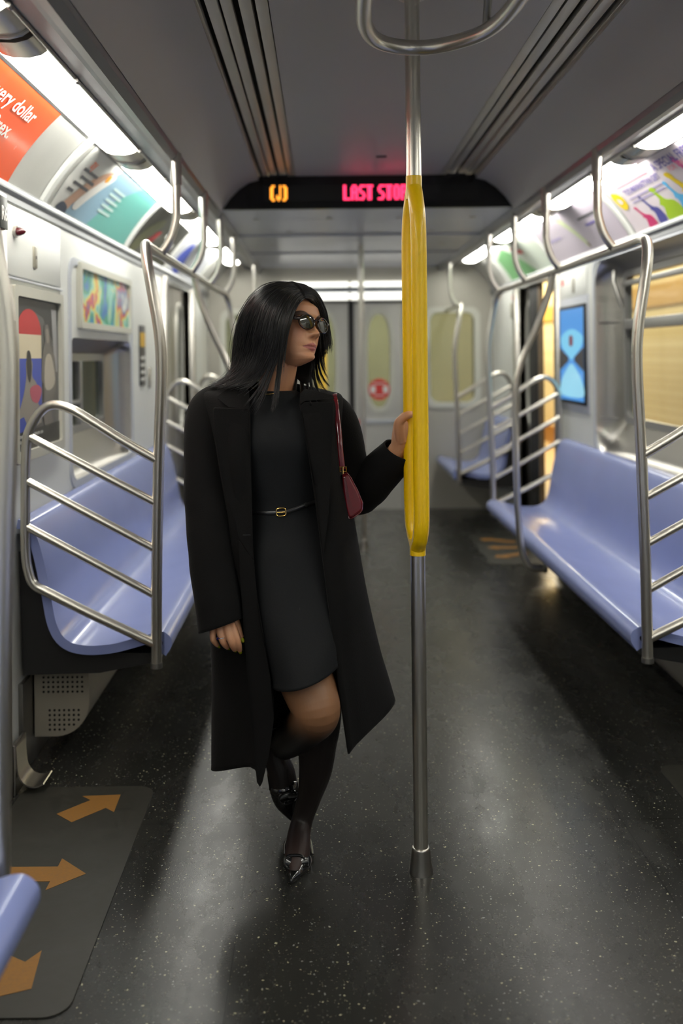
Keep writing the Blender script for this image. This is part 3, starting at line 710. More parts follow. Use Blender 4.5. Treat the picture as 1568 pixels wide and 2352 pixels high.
def led(rows, x, z, px, pz):
    m = MB()
    for j, row in enumerate(rows):
        for i, c in enumerate(row):
            if c == '1': m.add(plate([(x + i * px, 5.2305, z - j * pz), (x + (i + 1.03) * px, 5.2305, z - j * pz), (x + (i + 1.03) * px, 5.2305, z - (j + 1.03) * pz), (x + i * px, 5.2305, z - (j + 1.03) * pz)], (0, -1, 0), 0.001))
    return m
x = P(788, 440, 5.23).x; zt_ = P(788, 425, 5.23).z
for ch in 'LAST STOP':
    w = len(FONT[ch][0])
    if ch != ' ': tag(led(FONT[ch], x, zt_, 0.0074, 0.0115).build('letter', red_l, r, False), 'glowing red LED letter %s' % ch)
    x += (w + 0.5) * 0.0074 if ch != ' ' else 0.022
tag(led(CIRC, P(620, 440, 5.23).x, P(620, 426, 5.23).z, 0.0083, 0.0105).build('route_symbol', org_l, r, False), 'glowing orange LED letter J in a circle')

# ---------------------------------------------------------------- advertising cards on the curved coving
def coving_sheet(s, y0, y1, t0, t1, off, ny=10, nt=12):
    V = [adpoint(s, y0 + (y1 - y0) * i / ny, t0 + (t1 - t0) * j / nt, off) for i in range(ny + 1) for j in range(nt + 1)]
    W = [adpoint(s, y0 + (y1 - y0) * i / ny, t0 + (t1 - t0) * j / nt, off - 0.002) for i in range(ny + 1) for j in range(nt + 1)]
    f = grid_faces(ny + 1, nt + 1); k = len(V)
    return V + W, f + [tuple(i + k for i in q[::-1]) for q in f]
def coving_map(s, yref, vf, t_top, off):
    """(u right, v down from t_top) to the curved surface"""
    return [adpoint(s, yref + (u if s < 0 else -u), min(1, max(0, t_top + v / ADL)), off) for u, v in vf]
def split_letters(V, pts, f, m, parent, name='letter'):
    """every letter of a printed line becomes a part of its own"""
    par = list(range(len(V)))
    def find(i):
        while par[i] != i: par[i] = par[par[i]]; i = par[i]
        return i
    for q in f:
        for k in q[1:]: par[find(k)] = find(q[0])
    comp = {}
    for q in f: comp.setdefault(find(q[0]), []).append(q)
    items = []
    for fs in comp.values():
        xs_ = [V[i][0] for q in fs for i in q]; items.append([min(xs_), max(xs_), fs])
    items.sort(key=lambda t: t[0]); out = []
    for it in items:
        if out and min(it[1], out[-1][1]) - max(it[0], out[-1][0]) > .6 * min(it[1] - it[0], out[-1][1] - out[-1][0]): out[-1][1] = max(out[-1][1], it[1]); out[-1][2] += it[2]
        else: out.append(it)
    o = None
    for _, _, fs in out:
        ids = sorted({i for q in fs for i in q}); mp = {i: k for k, i in enumerate(ids)}
        o = link_mesh(name, [pts[i] for i in ids], [tuple(mp[i] for i in q) for q in fs], m, parent, False)
    return o
def coving_text(s, yref, t_top, body, size, m, parent, off=0.006, name='lettering', xs=1.0):
    V, f = text_mesh(body, size)
    pts = coving_map(s, yref, [(v[0] * xs, size * .75 - v[1]) for v in V], t_top, off)
    return split_letters(V, pts, f, m, parent)
def coving_poly(s, yref, pts, m, parent, name, off=0.0045):
    bm = bmesh.new(); bm.faces.new([bm.verts.new((u, v, 0)) for u, v in pts]); bmesh.ops.triangulate(bm, faces=list(bm.faces))
    for _ in range(6):
        e = [x for x in bm.edges if x.calc_length() > .035]
        if not e: break
        bmesh.ops.subdivide_edges(bm, edges=e, cuts=1); bmesh.ops.triangulate(bm, faces=list(bm.faces))
    bm.verts.index_update(); V = [(v.co.x, v.co.y) for v in bm.verts]; f = [tuple(v.index for v in q.verts) for q in bm.faces]; bm.free()
    return link_mesh(name, coving_map(s, yref, V, 0, off), f, m, parent, False)
def smooth_blob(pts, n=5): return [tuple(p) for p in catmull([np.array(p) for p in pts], n, True)]
ink_w = mat('white_ink', (0.75, 0.75, 0.70, 1), 0.5)
ink_g = mat('dark_grey_ink', (0.10, 0.10, 0.11, 1), 0.5)
def card(s, y0, y1, m, lab, loc_t=0.5):
    r = thing('advert_card', lab, 'advert', tuple(adpoint(s, (y0 + y1) / 2, .98)))
    fixn(MB().add(coving_sheet(s, y0, y1, 0.03, 0.965, 0.003)).build('card', m, r, autosm=60))
    return r
def fadecard(name, c1, c2, rough=0.28): return mat(name, c1, rough, coat=0.3, vary=0.04, scale=5)
orange = mat('orange_card', srgb(236, 92, 48), 0.25, vary=0.04, scale=8, coat=0.5)
# left: orange
r = card(-1, 1.75, 3.17, orange, 'orange-red advert card with white lettering at upper left edge')
coving_text(-1, 2.64, 0.16, 'every dollar', 0.070, ink_w, r, xs=1.16)
coving_text(-1, 2.79, 0.42, 'Brex.', 0.070, ink_w, r, xs=1.16)
# left: teal advert
grey_card = mat('pale_grey_card', srgb(212, 212, 206), 0.3, vary=0.03, coat=0.3)
r = card(-1, 3.66, 5.02, grey_card, 'white and teal advert card with a dark-sleeved forearm')
L2 = 3.66
teal = mat('teal_print', srgb(105, 180, 170), 0.35, vary=0.10, scale=3)
coving_poly(-1, L2, [(.50, .012), (1.34, .012), (1.34, .300), (.10, .300), (.22, .26), (.36, .18), (.44, .10)], mat('blue_teal_print', srgb(140, 175, 195), 0.35, vary=0.08, scale=3), r, 'sky_print', 0.004)
coving_poly(-1, L2, [(.95, .012), (1.34, .012), (1.34, .300), (.55, .300), (.72, .15)], teal, r, 'teal_print', 0.0048)
coving_poly(-1, L2, smooth_blob([(.10, .295), (.16, .22), (.24, .14), (.36, .06), (.43, .05), (.40, .10), (.32, .16), (.24, .24), (.18, .30)]), mat('arm_print', srgb(190, 150, 125), 0.4, vary=0.1), r, 'arm_print', 0.0052)
coving_poly(-1, L2, smooth_blob([(.24, .25), (.36, .12), (.43, .05), (.50, .06), (.46, .12), (.36, .22), (.30, .27)]), mat('paper_print', srgb(228, 226, 218), 0.4), r, 'paper_print', 0.0058)
coving_poly(-1, L2, smooth_blob([(.06, .300), (.10, .265), (.18, .275), (.19, .302)]), mat('cuff_print', srgb(60, 68, 85), 0.5), r, 'cuff_print', 0.0064)
coving_poly(-1, L2, smooth_blob([(.395, .07), (.43, .06), (.44, .09), (.40, .10)]), mat('orange_dot_print', srgb(240, 160, 50), 0.5), r, 'orange_dot', 0.007)
for i, w in enumerate(((.02, .21), (.05, .20), (.02, .22), (.0, .08))):
    link_mesh('text_line', coving_map(-1, L2, [(.06 + w[0], .10 + i * .034), (.06 + w[0] + w[1], .10 + i * .034), (.06 + w[0] + w[1], .114 + i * .034), (.06 + w[0], .114 + i * .034)], 0, .006), [(0, 1, 2, 3)], ink_g, r, False)
for i in range(5):
    link_mesh('text_line', coving_map(-1, L2, [(.58, .09 + i * .03), (.80, .09 + i * .03), (.80, .102 + i * .03), (.58, .102 + i * .03)], 0, .0065), [(0, 1, 2, 3)], mat('pale_ink', srgb(195, 220, 215), 0.5), r, False)
coving_text(-1, L2 + .12, 0.12, 'ay', 0.07, mat('coral_ink', srgb(230, 130, 100), 0.5), r)
# left: dark advert and blue-white one
r = card(-1, 5.10, 6.25, mat('black_photo_card', (0.012, 0.013, 0.014, 1), 0.3, coat=0.3), 'dark photographic advert card with red and white shapes')
coving_poly(-1, 5.10, smooth_blob([(.05, .29), (.2, .12), (.36, .05), (.42, .10), (.3, .20), (.2, .29)]), mat('olive_print', srgb(110, 112, 80), 0.5), r, 'olive_shape')
coving_poly(-1, 5.10, smooth_blob([(.28, .25), (.4, .15), (.5, .12), (.48, .17), (.38, .26)]), mat('red_print', srgb(170, 35, 40), 0.5), r, 'red_shape', .005)
coving_poly(-1, 5.10, smooth_blob([(.65, .13), (.72, .10), (.85, .17), (1.0, .14), (1.02, .17), (.88, .21), (.75, .15)]), ink_w, r, 'white_squiggle', .005)
r = card(-1, 6.35, 7.75, mat('white_blue_card', srgb(215, 218, 225), 0.3), 'white advert card with a blue shape, far end of left side')
coving_poly(-1, 6.35, smooth_blob([(.15, .2), (.3, .05), (.45, .12), (.5, .28), (.25, .29)]), mat('blue_print', srgb(70, 90, 190), 0.5), r, 'blue_shape')
# right: colourful silhouettes
lil = mat('lilac_cream_card', srgb(225, 214, 220), 0.3, vary=0.04, scale=3, coat=0.3)
r = card(1, 3.20, 4.70, lil, 'pale advert card with a crowd of colourful raised-arm silhouettes')
R1 = 4.70
def torch(u, h, w, colr, nm, lean=0.0):
    b = 0.302
    pts = [(u - w, b), (u - w * .75, b - h * .35), (u - w * .9 - lean * .3, b - h * .48), (u - w * .35 - lean * .5, b - h * .52), (u - w * .30 - lean, b - h * .85), (u - w * .55 - lean, b - h * .95), (u - lean * 1.1, b - h), (u + w * .25 - lean, b - h * .9), (u + w * .02 - lean * .8, b - h * .8), (u + w * .20 - lean * .4, b - h * .55), (u + w * .8, b - h * .42), (u + w * 1.05, b)]
    coving_poly(1, R1, smooth_blob(pts, 3), mat(nm, colr, 0.4), r, 'silhouette', 0.0045 + 0.0004 * (u * 10 % 3))
for u, h, w, c, nm, ln in ((.26, .12, .05, srgb(200, 50, 110), 'crimson_print', .07), (.39, .16, .045, srgb(75, 75, 150), 'indigo_print', .07), (.55, .17, .09, srgb(165, 200, 40), 'lime_print', .05), (.70, .17, .05, srgb(90, 185, 235), 'sky_blue_print', .05), (.84, .20, .08, srgb(240, 210, 30), 'yellow_print', .10), (.99, .25, .07, srgb(215, 75, 155), 'magenta_print', .10), (1.13, .19, .08, srgb(240, 150, 60), 'apricot_print', .05), (1.27, .24, .07, srgb(245, 215, 50), 'yellow_print2', .08), (1.42, .25, .06, srgb(90, 90, 180), 'violet_print', .08)):
    torch(u, h, w, c, nm, ln)
pink_i = mat('pink_ink', srgb(235, 150, 170), 0.5); vio_i = mat('violet_ink', srgb(120, 110, 175), 0.5)
coving_text(1, R1 - .66, 0.10, 'A SPECIAL FREE GIFT', 0.062, vio_i, r, xs=.93)
coving_text(1, R1 - .78, 0.26, 'FOR THE CLASS OF', 0.036, pink_i, r, xs=1.1)
coving_text(1, R1 - .20, 0.26, "TO'S MANHATTAN GIFT", 0.044, vio_i, r, xs=.95)
for i in range(2):
    link_mesh('text_line', coving_map(1, R1, [(.20, .135 + i * .022), (.62, .135 + i * .022), (.62, .143 + i * .022), (.20, .143 + i * .022)], 0, .0055), [(0, 1, 2, 3)], mat('soft_ink', srgb(170, 160, 195), 0.5), r, False)
link_mesh('rule', coving_map(1, R1, [(.16, .058), (.58, .058), (.58, .063), (.16, .063)], 0, .0055), [(0, 1, 2, 3)], pink_i, r, False)
ys = coving_poly(1, R1, smooth_blob([(.02, .10), (.06, .07), (.13, .10), (.13, .16), (.07, .18), (.03, .15)]), MATS['yellow_print'], r, 'yellow_badge', .0055)
coving_poly(1, R1, smooth_blob([(.06, .11), (.10, .12), (.10, .14), (.06, .14)]), lil, r, 'badge_center', .0062)
# right: lilac flute advert, green advert
r = card(1, 4.82, 6.30, mat('lilac_card', srgb(205, 195, 208), 0.3, vary=0.04, scale=2, coat=0.3), 'pale lilac advert card with a light green pen-like shape')
coving_poly(1, 6.30, smooth_blob([(.62, .02), (.68, .04), (.85, .25), (.84, .27), (.80, .26), (.60, .05)]), mat('pale_green_print', srgb(200, 210, 170), 0.4), r, 'pen_shape')
coving_poly(1, 6.30, smooth_blob([(.83, .25), (.86, .26), (.86, .285), (.83, .27)]), mat('brown_print', srgb(120, 95, 85), 0.4), r, 'pen_tip', .005)
for i, (a, b, mm) in enumerate(((.95, 1.30, ink_g), (1.0, 1.30, vio_i))):
    link_mesh('text_line', coving_map(1, 6.30, [(a, .10 + i * .05), (b, .10 + i * .05), (b, .115 + i * .05), (a, .115 + i * .05)], 0, .0055), [(0, 1, 2, 3)], mm, r, False)
link_mesh('text_line', coving_map(1, 6.30, [(.15, .15), (.45, .15), (.45, .165), (.15, .165)], 0, .0055), [(0, 1, 2, 3)], MATS['soft_ink'], r, False)
r = card(1, 6.40, 7.85, mat('white_green_card', srgb(215, 225, 212), 0.3), 'green and white advert card with a red mark, far end of right side')
coving_poly(1, 7.85, [(.1, .10), (.5, .02), (1.0, .30), (.1, .30)], mat('green_print', srgb(120, 180, 120), 0.4), r, 'green_shape')
coving_poly(1, 7.85, smooth_blob([(.75, .06), (.95, .10), (.95, .14), (.75, .10)]), MATS['sticker_red'], r, 'red_mark', .005)
# ribs between the cards
for s, ys in ((-1, (3.56, 5.06, 6.30, 7.8)), (1, (4.76, 6.35, 7.9))):
    for y in ys:
        V = []; 
        for t in [k / 12 for k in range(13)]:
            for dy, off in ((-.035, .002), (-.022, .012), (.022, .012), (.035, .002)): V.append(adpoint(s, y + dy, t, off))
        o = link_mesh('card_rib', V, grid_faces(13, 4), white_p, bpy.data.objects['trim_2' if s < 0 else 'trim_3'], True, 30)

# ---------------------------------------------------------------- wall fittings, left
def wall_plate(s, y0, y1, z0, z1, d, m, parent, name, bev=0.003):
    return MB().add(box(min(s * (WX - d), s * WX), max(s * (WX - d), s * WX), y0, y1, z0, z1, bev)).build(name, m, parent)
def wall_poly(s, pts, m, parent, name, off):
    return link_mesh(name, [(s * (WX - off), y, z) for y, z in pts], [tuple(range(len(pts)))], m, parent, False)
wl = bpy.data.objects['wall_left']; wr = bpy.data.objects['wall_right']
wall_plate(-1, 3.10, 3.80, 1.655, 1.885, .010, white_p, wl, 'equipment_door', .004)
wall_plate(-1, 3.10, 3.82, 1.642, 1.650, .012, grey_p, wl, 'rail')
lk = wall_plate(-1, 3.43, 3.47, 1.70, 1.775, .016, mat('lock_plate_tan', (0.36, 0.34, 0.27, 1), 0.4, 0.4), wl, 'lock_plate')
MB().add(disc((-(WX - .017), 3.45, 1.737), (0, 1, 0), (0, 0, 1), .004, .006, 10, .001)).build('keyhole', dark_m, lk, False)
r = thing('indicator_light', 'small dark red indicator dome on the left wall above the poster', 'indicator', (-1.26, 3.225, 1.80))
MB().add(tube([(-1.262, 3.225, 1.80), (-1.250, 3.225, 1.80)], .020, 18)).build('chrome_bezel', steel, r)
MB().add(tube([(-1.250, 3.225, 1.80), (-1.240, 3.225, 1.80), (-1.228, 3.225, 1.80), (-1.222, 3.225, 1.80)], [.015, .014, .009, .003], 16)).build('red_dome', mat('dark_red_lens', (0.10, 0.01, 0.015, 1), 0.15, coat=0.5), r)
r = thing('number_plate', 'small dark R6 tag on the steel pillar at the left edge', 'sign', (-1.232, 3.04, 1.84))
MB().add(box(-1.2345, -1.230, 3.003, 3.067, 1.785, 1.885, 0.0015)).build('plate', mat('slate_plate', (0.05, 0.055, 0.05, 1), 0.4), r)
V, f = text_mesh('R6', 0.062); split_letters(V, [(-1.2292, 3.007 + v[0] * .82, 1.812 + v[1]) for v in V], f, ink_w, r)
# poster
r = thing('poster', 'tall framed museum poster with two figures and a red, cream and blue disc', 'poster', (-1.26, 3.57, 1.05))
V0, V1, Z0, Z1 = 3.19, 3.79, 1.035, 1.625
ring_frame(-1, rrect(V0, V1, Z0, Z1, .012, 2), WX - .022, WX, .035, frame_c, r, 'frame')
ga = mat('poster_grey', srgb(92, 92, 92), 0.3, vary=0.25, scale=6)
wall_plate(-1, V0 + .03, V1 - .03, Z0 + .03, Z1 - .03, .008, ga, r, 'sheet', 0)
def pp(u, v): return (V0 + .035 + u * (V1 - V0 - .07), Z1 - .035 - v * (Z1 - Z0 - .07))
def poly(uv, colr, nm, part, off): return wall_poly(-1, [pp(*p) for p in uv], mat(nm, colr, .4), r, part, off)
arcp = [(.30 + .27 * math.cos(a), .30 - .17 * math.sin(a)) for a in [math.pi * k / 12 for k in range(13)]]
poly([(.0, .0), (1, 0), (1, .12), (.85, .28), (.62, .12), (.4, .08), (0, .3)], srgb(60, 60, 60), 'poster_dark', 'tunnel_shadow', .0085)
poly([(.82, .05), (.95, .05), (.97, .5), (.9, .5)], srgb(165, 165, 165), 'poster_light', 'tunnel_light', .0088)
poly([(p[0], p[1] - .06) for p in arcp], srgb(200, 50, 55), 'poster_red', 'red_half', .0092)
poly([(.03, .24), (.57, .24), (.57, .40), (.03, .40)], srgb(225, 212, 180), 'poster_cream', 'cream_band', .0092)
poly([(.03, .40), (.57, .40), (.57, .72), (.03, .72)], srgb(70, 90, 185), 'poster_blue', 'blue_band', .0092)
poly(smooth_blob([(.64, .20), (.72, .16), (.77, .22), (.78, .30), (.90, .40), (.93, .60), (.85, .68), (.80, .80), (.84, .86), (.62, .86), (.62, .60), (.56, .55), (.60, .35), (.66, .29)], 3), srgb(118, 114, 108), 'poster_figure', 'standing_figure', .0096)
poly(smooth_blob([(.66, .40), (.80, .38), (.90, .55), (.80, .62), (.64, .60)], 3), srgb(190, 182, 165), 'poster_pale', 'pale_shirt', .010)
poly(smooth_blob([(.68, .20), (.74, .20), (.75, .28), (.70, .29)], 3), srgb(150, 142, 132), 'poster_pale2', 'face', .010)
poly(smooth_blob([(.22, .42), (.30, .38), (.36, .44), (.35, .52), (.46, .58), (.48, .70), (.55, .84), (.15, .86), (.05, .78), (.16, .64), (.22, .52)], 3), srgb(150, 143, 132), 'poster_pale3', 'seated_figure', .0098)
poly(smooth_blob([(.24, .36), (.31, .36), (.34, .46), (.30, .56), (.24, .50)], 3), srgb(50, 48, 48), 'poster_hair', 'hair', .0102)
poly(smooth_blob([(.30, .60), (.46, .58), (.56, .62), (.48, .70), (.34, .68)], 3), srgb(190, 90, 110), 'poster_pink', 'pink_shape', .0104)
poly([(0, .80), (.16, .78), (.30, .90), (0, .92)], srgb(60, 80, 175), 'poster_blue2', 'blue_corner', .010)
poly([(0, .88), (1, .86), (1, 1.0), (0, 1.0)], srgb(58, 58, 56), 'poster_foot', 'dark_footer', .0106)
for (a, b, t) in ((.05, .70, .915), (.05, .42, .950)):
    y, z = pp(a, t); V, f = text_mesh('museum, a museum on' if t < .93 else 'to life', .020)
    split_letters(V, [(-(WX - .0112), y + v[0] * 1.5, z + v[1]) for v in V], f, ink_w, r)
for k in range(9): poly([(.0, .08 + k * .085), (.035, .08 + k * .085), (.035, .14 + k * .085), (.0, .14 + k * .085)], srgb(215, 215, 210), 'poster_white', 'edge_lettering_block', .0108)
# art frame above the left window
r = thing('art_print', 'wide framed abstract colourful print above the left window', 'picture', (-1.26, 4.67, 1.51))
V0, V1, Z0, Z1 = 4.08, 5.16, 1.505, 1.785
ring_frame(-1, rrect(V0, V1, Z0, Z1, .01, 2), WX - .020, WX, .028, frame_c, r, 'frame')
def artmat():
    m = bpy.data.materials.new('abstract_art'); m.use_nodes = True; n = m.node_tree.nodes; l = m.node_tree.links; b = n['Principled BSDF']
    tc = n.new('ShaderNodeTexCoord'); nz = n.new('ShaderNodeTexNoise'); nz.inputs['Scale'].default_value = 4.2; nz.inputs['Detail'].default_value = 4; nz.inputs['Distortion'].default_value = 0.6
    cr = n.new('ShaderNodeValToRGB'); e = cr.color_ramp; e.elements[0].color = srgb(40, 90, 160); e.elements[0].position = .34; e.elements[1].color = srgb(225, 225, 215); e.elements[1].position = .72
    for p, c in ((.41, srgb(60, 130, 190)), (.46, srgb(60, 150, 110)), (.50, srgb(130, 195, 185)), (.55, srgb(225, 210, 90)), (.58, srgb(200, 60, 60)), (.63, srgb(90, 110, 150))):
        x = e.elements.new(p); x.color = c
    l.new(tc.outputs['Object'], nz.inputs['Vector']); l.new(nz.outputs['Fac'], cr.inputs[0]); l.new(cr.outputs[0], b.inputs['Base Color']); b.inputs['Roughness'].default_value = .25
    return m
wall_plate(-1, V0 + .025, V1 - .025, Z0 + .025, Z1 - .025, .007, artmat(), r, 'print', 0)
# notice far left
r = thing('wall_notice', 'small black and yellow notice on the wall panel past the left window', 'sign', (-1.26, 5.55, 1.3))
wall_plate(-1, 5.45, 5.62, 1.22, 1.56, .006, mat('notice_dark', (0.05, 0.05, 0.055, 1), .4), r, 'plate')
wall_plate(-1, 5.465, 5.605, 1.44, 1.52, .0072, mat('notice_yellow', srgb(215, 170, 50), .4), r, 'yellow_field', 0)
for k in range(4): wall_plate(-1, 5.475, 5.595, 1.25 + k * .04, 1.265 + k * .04, .0072, ink_w, r, 'text_line', 0)
for o_, yy, zz in ((wl, 5.72, 1.20), ):
    wall_plate(-1, yy, yy + .05, zz, zz + .12, .012, steel, o_, 'lock_plate')
# right wall: digital screen
r = thing('digital_screen', 'tall digital advertising screen with a blue hourglass image', 'screen', (1.26, 5.93, 1.1))
V0, V1, Z0, Z1 = 5.60, 6.20, 1.075, 1.665
wall_plate(1, V0 - .03, V1 + .03, Z0 - .05, Z1 + .05, .008, grey_p, r, 'mount', .004)
wall_plate(1, V0, V1, Z0, Z1, .020, black_m, r, 'bezel', .004)
def em(nm, c, st=1.0): return mat(nm, (0, 0, 0, 1), .3, emit=c, estr=st)
def q(u, v): return (V1 - .025 - u * (V1 - V0 - .05), Z1 - .02 - v * (Z1 - Z0 - .04))
wall_poly(1, [q(0, 0), q(1, 0), q(1, 1), q(0, 1)], em('screen_blue', srgb(70, 150, 225), .9), r, 'picture', .0205)
wall_poly(1, [q(*p) for p in smooth_blob([(.05, .30), (.5, .22), (.95, .30), (.9, .42), (.62, .52), (.5, .56), (.38, .52), (.1, .42)], 4)], em('screen_cyan', srgb(120, 200, 235), .95), r, 'upper_bulb', .0209)
wall_poly(1, [q(*p) for p in [(0, .42), (.38, .53), (.38, .57), (0, .68)]], em('screen_dark', srgb(50, 50, 60), .8), r, 'dark_shape', .0212)
wall_poly(1, [q(*p) for p in [(1, .42), (.62, .53), (.62, .57), (1, .68)]], em('screen_dark', srgb(50, 50, 60), .8), r, 'dark_shape', .0212)
wall_poly(1, [q(*p) for p in smooth_blob([(.05, .80), (.3, .66), (.5, .60), (.7, .66), (.95, .80), (.95, .95), (.05, .95)], 4)], em('screen_pale', srgb(150, 215, 240), .9), r, 'lower_bulb', .0214)
wall_poly(1, [q(*p) for p in smooth_blob([(.42, .30), (.56, .30), (.56, .40), (.42, .40)], 3)], em('screen_maroon', srgb(120, 50, 70), .9), r, 'dark_figure', .0218)
wall_plate(1, 5.60, 6.22, 1.715, 1.875, .008, white_p, wr, 'equipment_door')
wall_plate(1, 5.86, 5.90, 1.74, 1.83, .014, MATS['lock_plate_tan'], wr, 'lock_plate')
wall_plate(1, 6.13, 6.17, 1.80, 1.84, .012, MATS['sticker_red'], wr, 'red_sticker')
wall_plate(1, 7.8, 7.84, 1.66, 1.78, .012, MATS['lock_plate_tan'], wr, 'lock_plate')
wall_plate(1, 7.72, 7.78, 1.80, 1.84, .010, MATS['sticker_red'], wr, 'red_sticker')

# ---------------------------------------------------------------- floor mats with arrows
def mat_plate(x0, x1, y0, y1, lab):
    r = thing('door_mat', lab, 'mat', ((x0 + x1) / 2, (y0 + y1) / 2, 0))
    fixn(MB().add(plate([(a, b, 0.0005) for a, b in rrect(x0, x1, y0, y1, .055, 6)], (0, 0, 1), .003)).build('mat_sheet', mat_m, r, autosm=30)); return r
def arrow(tail, tip, w, hw, hl, parent):
    a = Vector(tail[:2]); b = Vector(tip[:2]); d = (b - a).normalized(); n = Vector((-d.y, d.x)); c = b - d * hl
    pts = [a + n * w, c + n * w, c + n * hw, b, c - n * hw, c - n * w, a - n * w]
    fixn(MB().add(plate([(p.x, p.y, .0036) for p in pts], (0, 0, 1), .0008)).build('arrow', arrow_m, parent, False))
r = mat_plate(-1.22, -.80, 2.05, 3.15, 'grey anti-slip floor mat with three ochre arrows inside the near left doorway')
arrow(F(147, 1882), F(277, 1828), .040, .082, .085, r)
arrow(F(-60, 2012), F(197, 2010), .037, .080, .085, r)
arrow(F(-60, 2215), F(72, 2275), .060, .11, .085, r)
r = mat_plate(.85, 1.22, 2.15, 3.27, 'plain corner of a grey floor mat at the right edge of the picture')
r = mat_plate(.84, 1.22, 6.40, 7.50, 'small far floor mat with orange arrows before the open right door')
for ty, dy in ((6.7, -.18), (6.95, 0), (7.2, .18)): arrow((1.14, ty - dy * .3, 0), (.90, ty + dy * .5, 0), .035, .075, .08, r)

# ================================================================ THE WOMAN
W0 = thing('person', 'woman in long black coat, dark dress and tights, looking right, holding the yellow grip', 'person', (P(700, 2000, 2.70).x, 2.70, 0))
HC = P(664.5, 753, 2.70)                      # head centre at eye level
PSI = math.radians(47); TILT = math.radians(9)
HR = (Matrix.Rotation(PSI, 3, 'Z') @ Matrix.Rotation(-0.13, 3, 'X') @ Matrix.Rotation(TILT, 3, 'Y'))
def HL(x, y, z):
    """head-local (x: her left, y: forward, z: up) -> world"""
    return HC + HR @ Vector((x, -y, z))
def hinv(p): 
    q = HR.transposed() @ (Vector(p) - HC); return q.x, -q.y, q.z
def interp(keys, h):
    ks = [k[0] for k in keys]; vs = [k[1] for k in keys]; return float(np.interp(h, ks, vs))
KF = [(-.110, .045), (-.1045, .070), (-.099, .086), (-.093, .0910), (-.087, .0875), (-.083, .0835), (-.078, .0845), (-.066, .0865), (-.055, .089), (-.045, .0885), (-.02, .0865), (0, .084), (.012, .088), (.022, .0915), (.045, .090), (.07, .076), (.09, .050), (.100, .024), (.104, .0)]
KB = [(-.110, -.035), (-.10, .01), (-.08, .045), (-.06, .068), (-.02, .092), (.03, .096), (.07, .078), (.09, .052), (.100, .026), (.104, .0)]
KW = [(-.110, .014), (-.1045, .020), (-.099, .028), (-.093, .034), (-.082, .0445), (-.07, .0515), (-.05, .0595), (-.02, .067), (0, .070), (.03, .0725), (.05, .070), (.07, .060), (.09, .041), (.100, .021), (.104, .0)]
def g(x, s): return math.exp(-(x / s) ** 2)
def head_mesh():
    NH, NT = 130, 150; V = []
    for i in range(NH):
        t = i / (NH - 1); h = -.110 + .214 * (1 - math.cos(math.pi * t)) / 2
        f, b, w = interp(KF, h), interp(KB, h), interp(KW, h)
        for k in range(NT):
            a = 2 * math.pi * k / NT; sx, cy = math.sin(a), math.cos(a)
            e = .92
            x = w * math.copysign(abs(sx) ** e, sx)
            y = (f if cy > 0 else 0) * abs(cy) ** e if cy > 0 else -b * abs(cy) ** e
            z = h
            if cy > 0:
                n = 0
                bridge = interp([(-.050, 0), (-.0445, .003), (-.041, .013), (-.0365, .0235), (-.032, .0275), (-.027, .0240), (-.016, .0160), (-.005, .0095), (.006, .004), (.02, 0)], h)
                bw = interp([(-.05, .011), (-.034, .0120), (-.022, .0090), (0, .0080)], h)
                n += bridge * g(x, bw)
                n += .0105 * (g(x - .0130, .0060) + g(x + .0130, .0060)) * g(h + .0355, .0068)
                n -= .0035 * (g(x - .0215, .004) + g(x + .0215, .004)) * g(h + .038, .008)
                n -= .007 * (g(x - .031, .017) + g(x + .031, .017)) * g(h + .002, .013)
                n += .003 * (g(x - .030, .02) + g(x + .030, .02)) * g(h - .018, .008)
                n += .0060 * g(h + .0615, .0045) * g(x, .018) - .0015 * g(h + .0605, .005) * g(x, .003)
                n += .0072 * g(h + .0715, .0052) * g(x, .016)
                n -= .0032 * g(h + .0662, .0022) * g(x, .022)
                n -= .0022 * g(h + .053, .006) * g(x, .0035)
                n += .0035 * (g(x - .045, .02) + g(x + .045, .02)) * g(h + .025, .018)
                n -= .0020 * (g(x - .027, .006) + g(x + .027, .006)) * g(h + .066, .007)
                n += .003 * g(h + .102, .010) * g(x, .016)
                y += n
            V.append(HL(x, y, z))
    Fc = grid_faces(NH, NT, True)
    Fc += [tuple(range(NT - 1, -1, -1)), tuple((NH - 1) * NT + k for k in range(NT))]
    return V, Fc
def limb(pp, rr, n=18, k=6, ry=None):
    """pp: list of (px,py,Y); rr radii in m"""
    pts = [P(*p) for p in pp]
    arr = [np.array([*p, r, (ry[i] if ry else r)]) for i, (p, r) in enumerate(zip(pts, rr))]
    c = catmull(arr, k)
    c = [np.array(q) for q in c]
    return tube([Vector(q[:3]) for q in c], [float(q[3]) for q in c], n, True, False, [float(q[4]) for q in c])
body = MB()
body.add(head_mesh())
body.add(limb([(630, 925, 2.73), (634, 890, 2.72), (642, 850, 2.705), (650, 800, 2.70)], [.058, .050, .0465, .047], 24))
# torso, pelvis
def vsec(rows, n=28, k=5):
    arr = [np.array([*P(px, py, Y), a, b]) for px, py, Y, a, b in rows]
    c = [np.array(q) for q in catmull(arr, k)]
    V = [(q[0] + q[3] * math.cos(2 * math.pi * j / n), q[1] + q[4] * math.sin(2 * math.pi * j / n), q[2]) for q in c for j in range(n)]
    f = grid_faces(len(c), n, True) + [tuple(range(n - 1, -1, -1)), tuple((len(c) - 1) * n + j for j in range(n))]
    return V, f
body.add(vsec([(630, 897, 2.72, .050, .045), (628, 918, 2.71, .105, .060), (628, 950, 2.70, .150, .080), (636, 1030, 2.70, .130, .085), (650, 1172, 2.70, .105, .080), (665, 1270, 2.70, .135, .095), (676, 1360, 2.70, .145, .10), (684, 1400, 2.70, .12, .09)]))
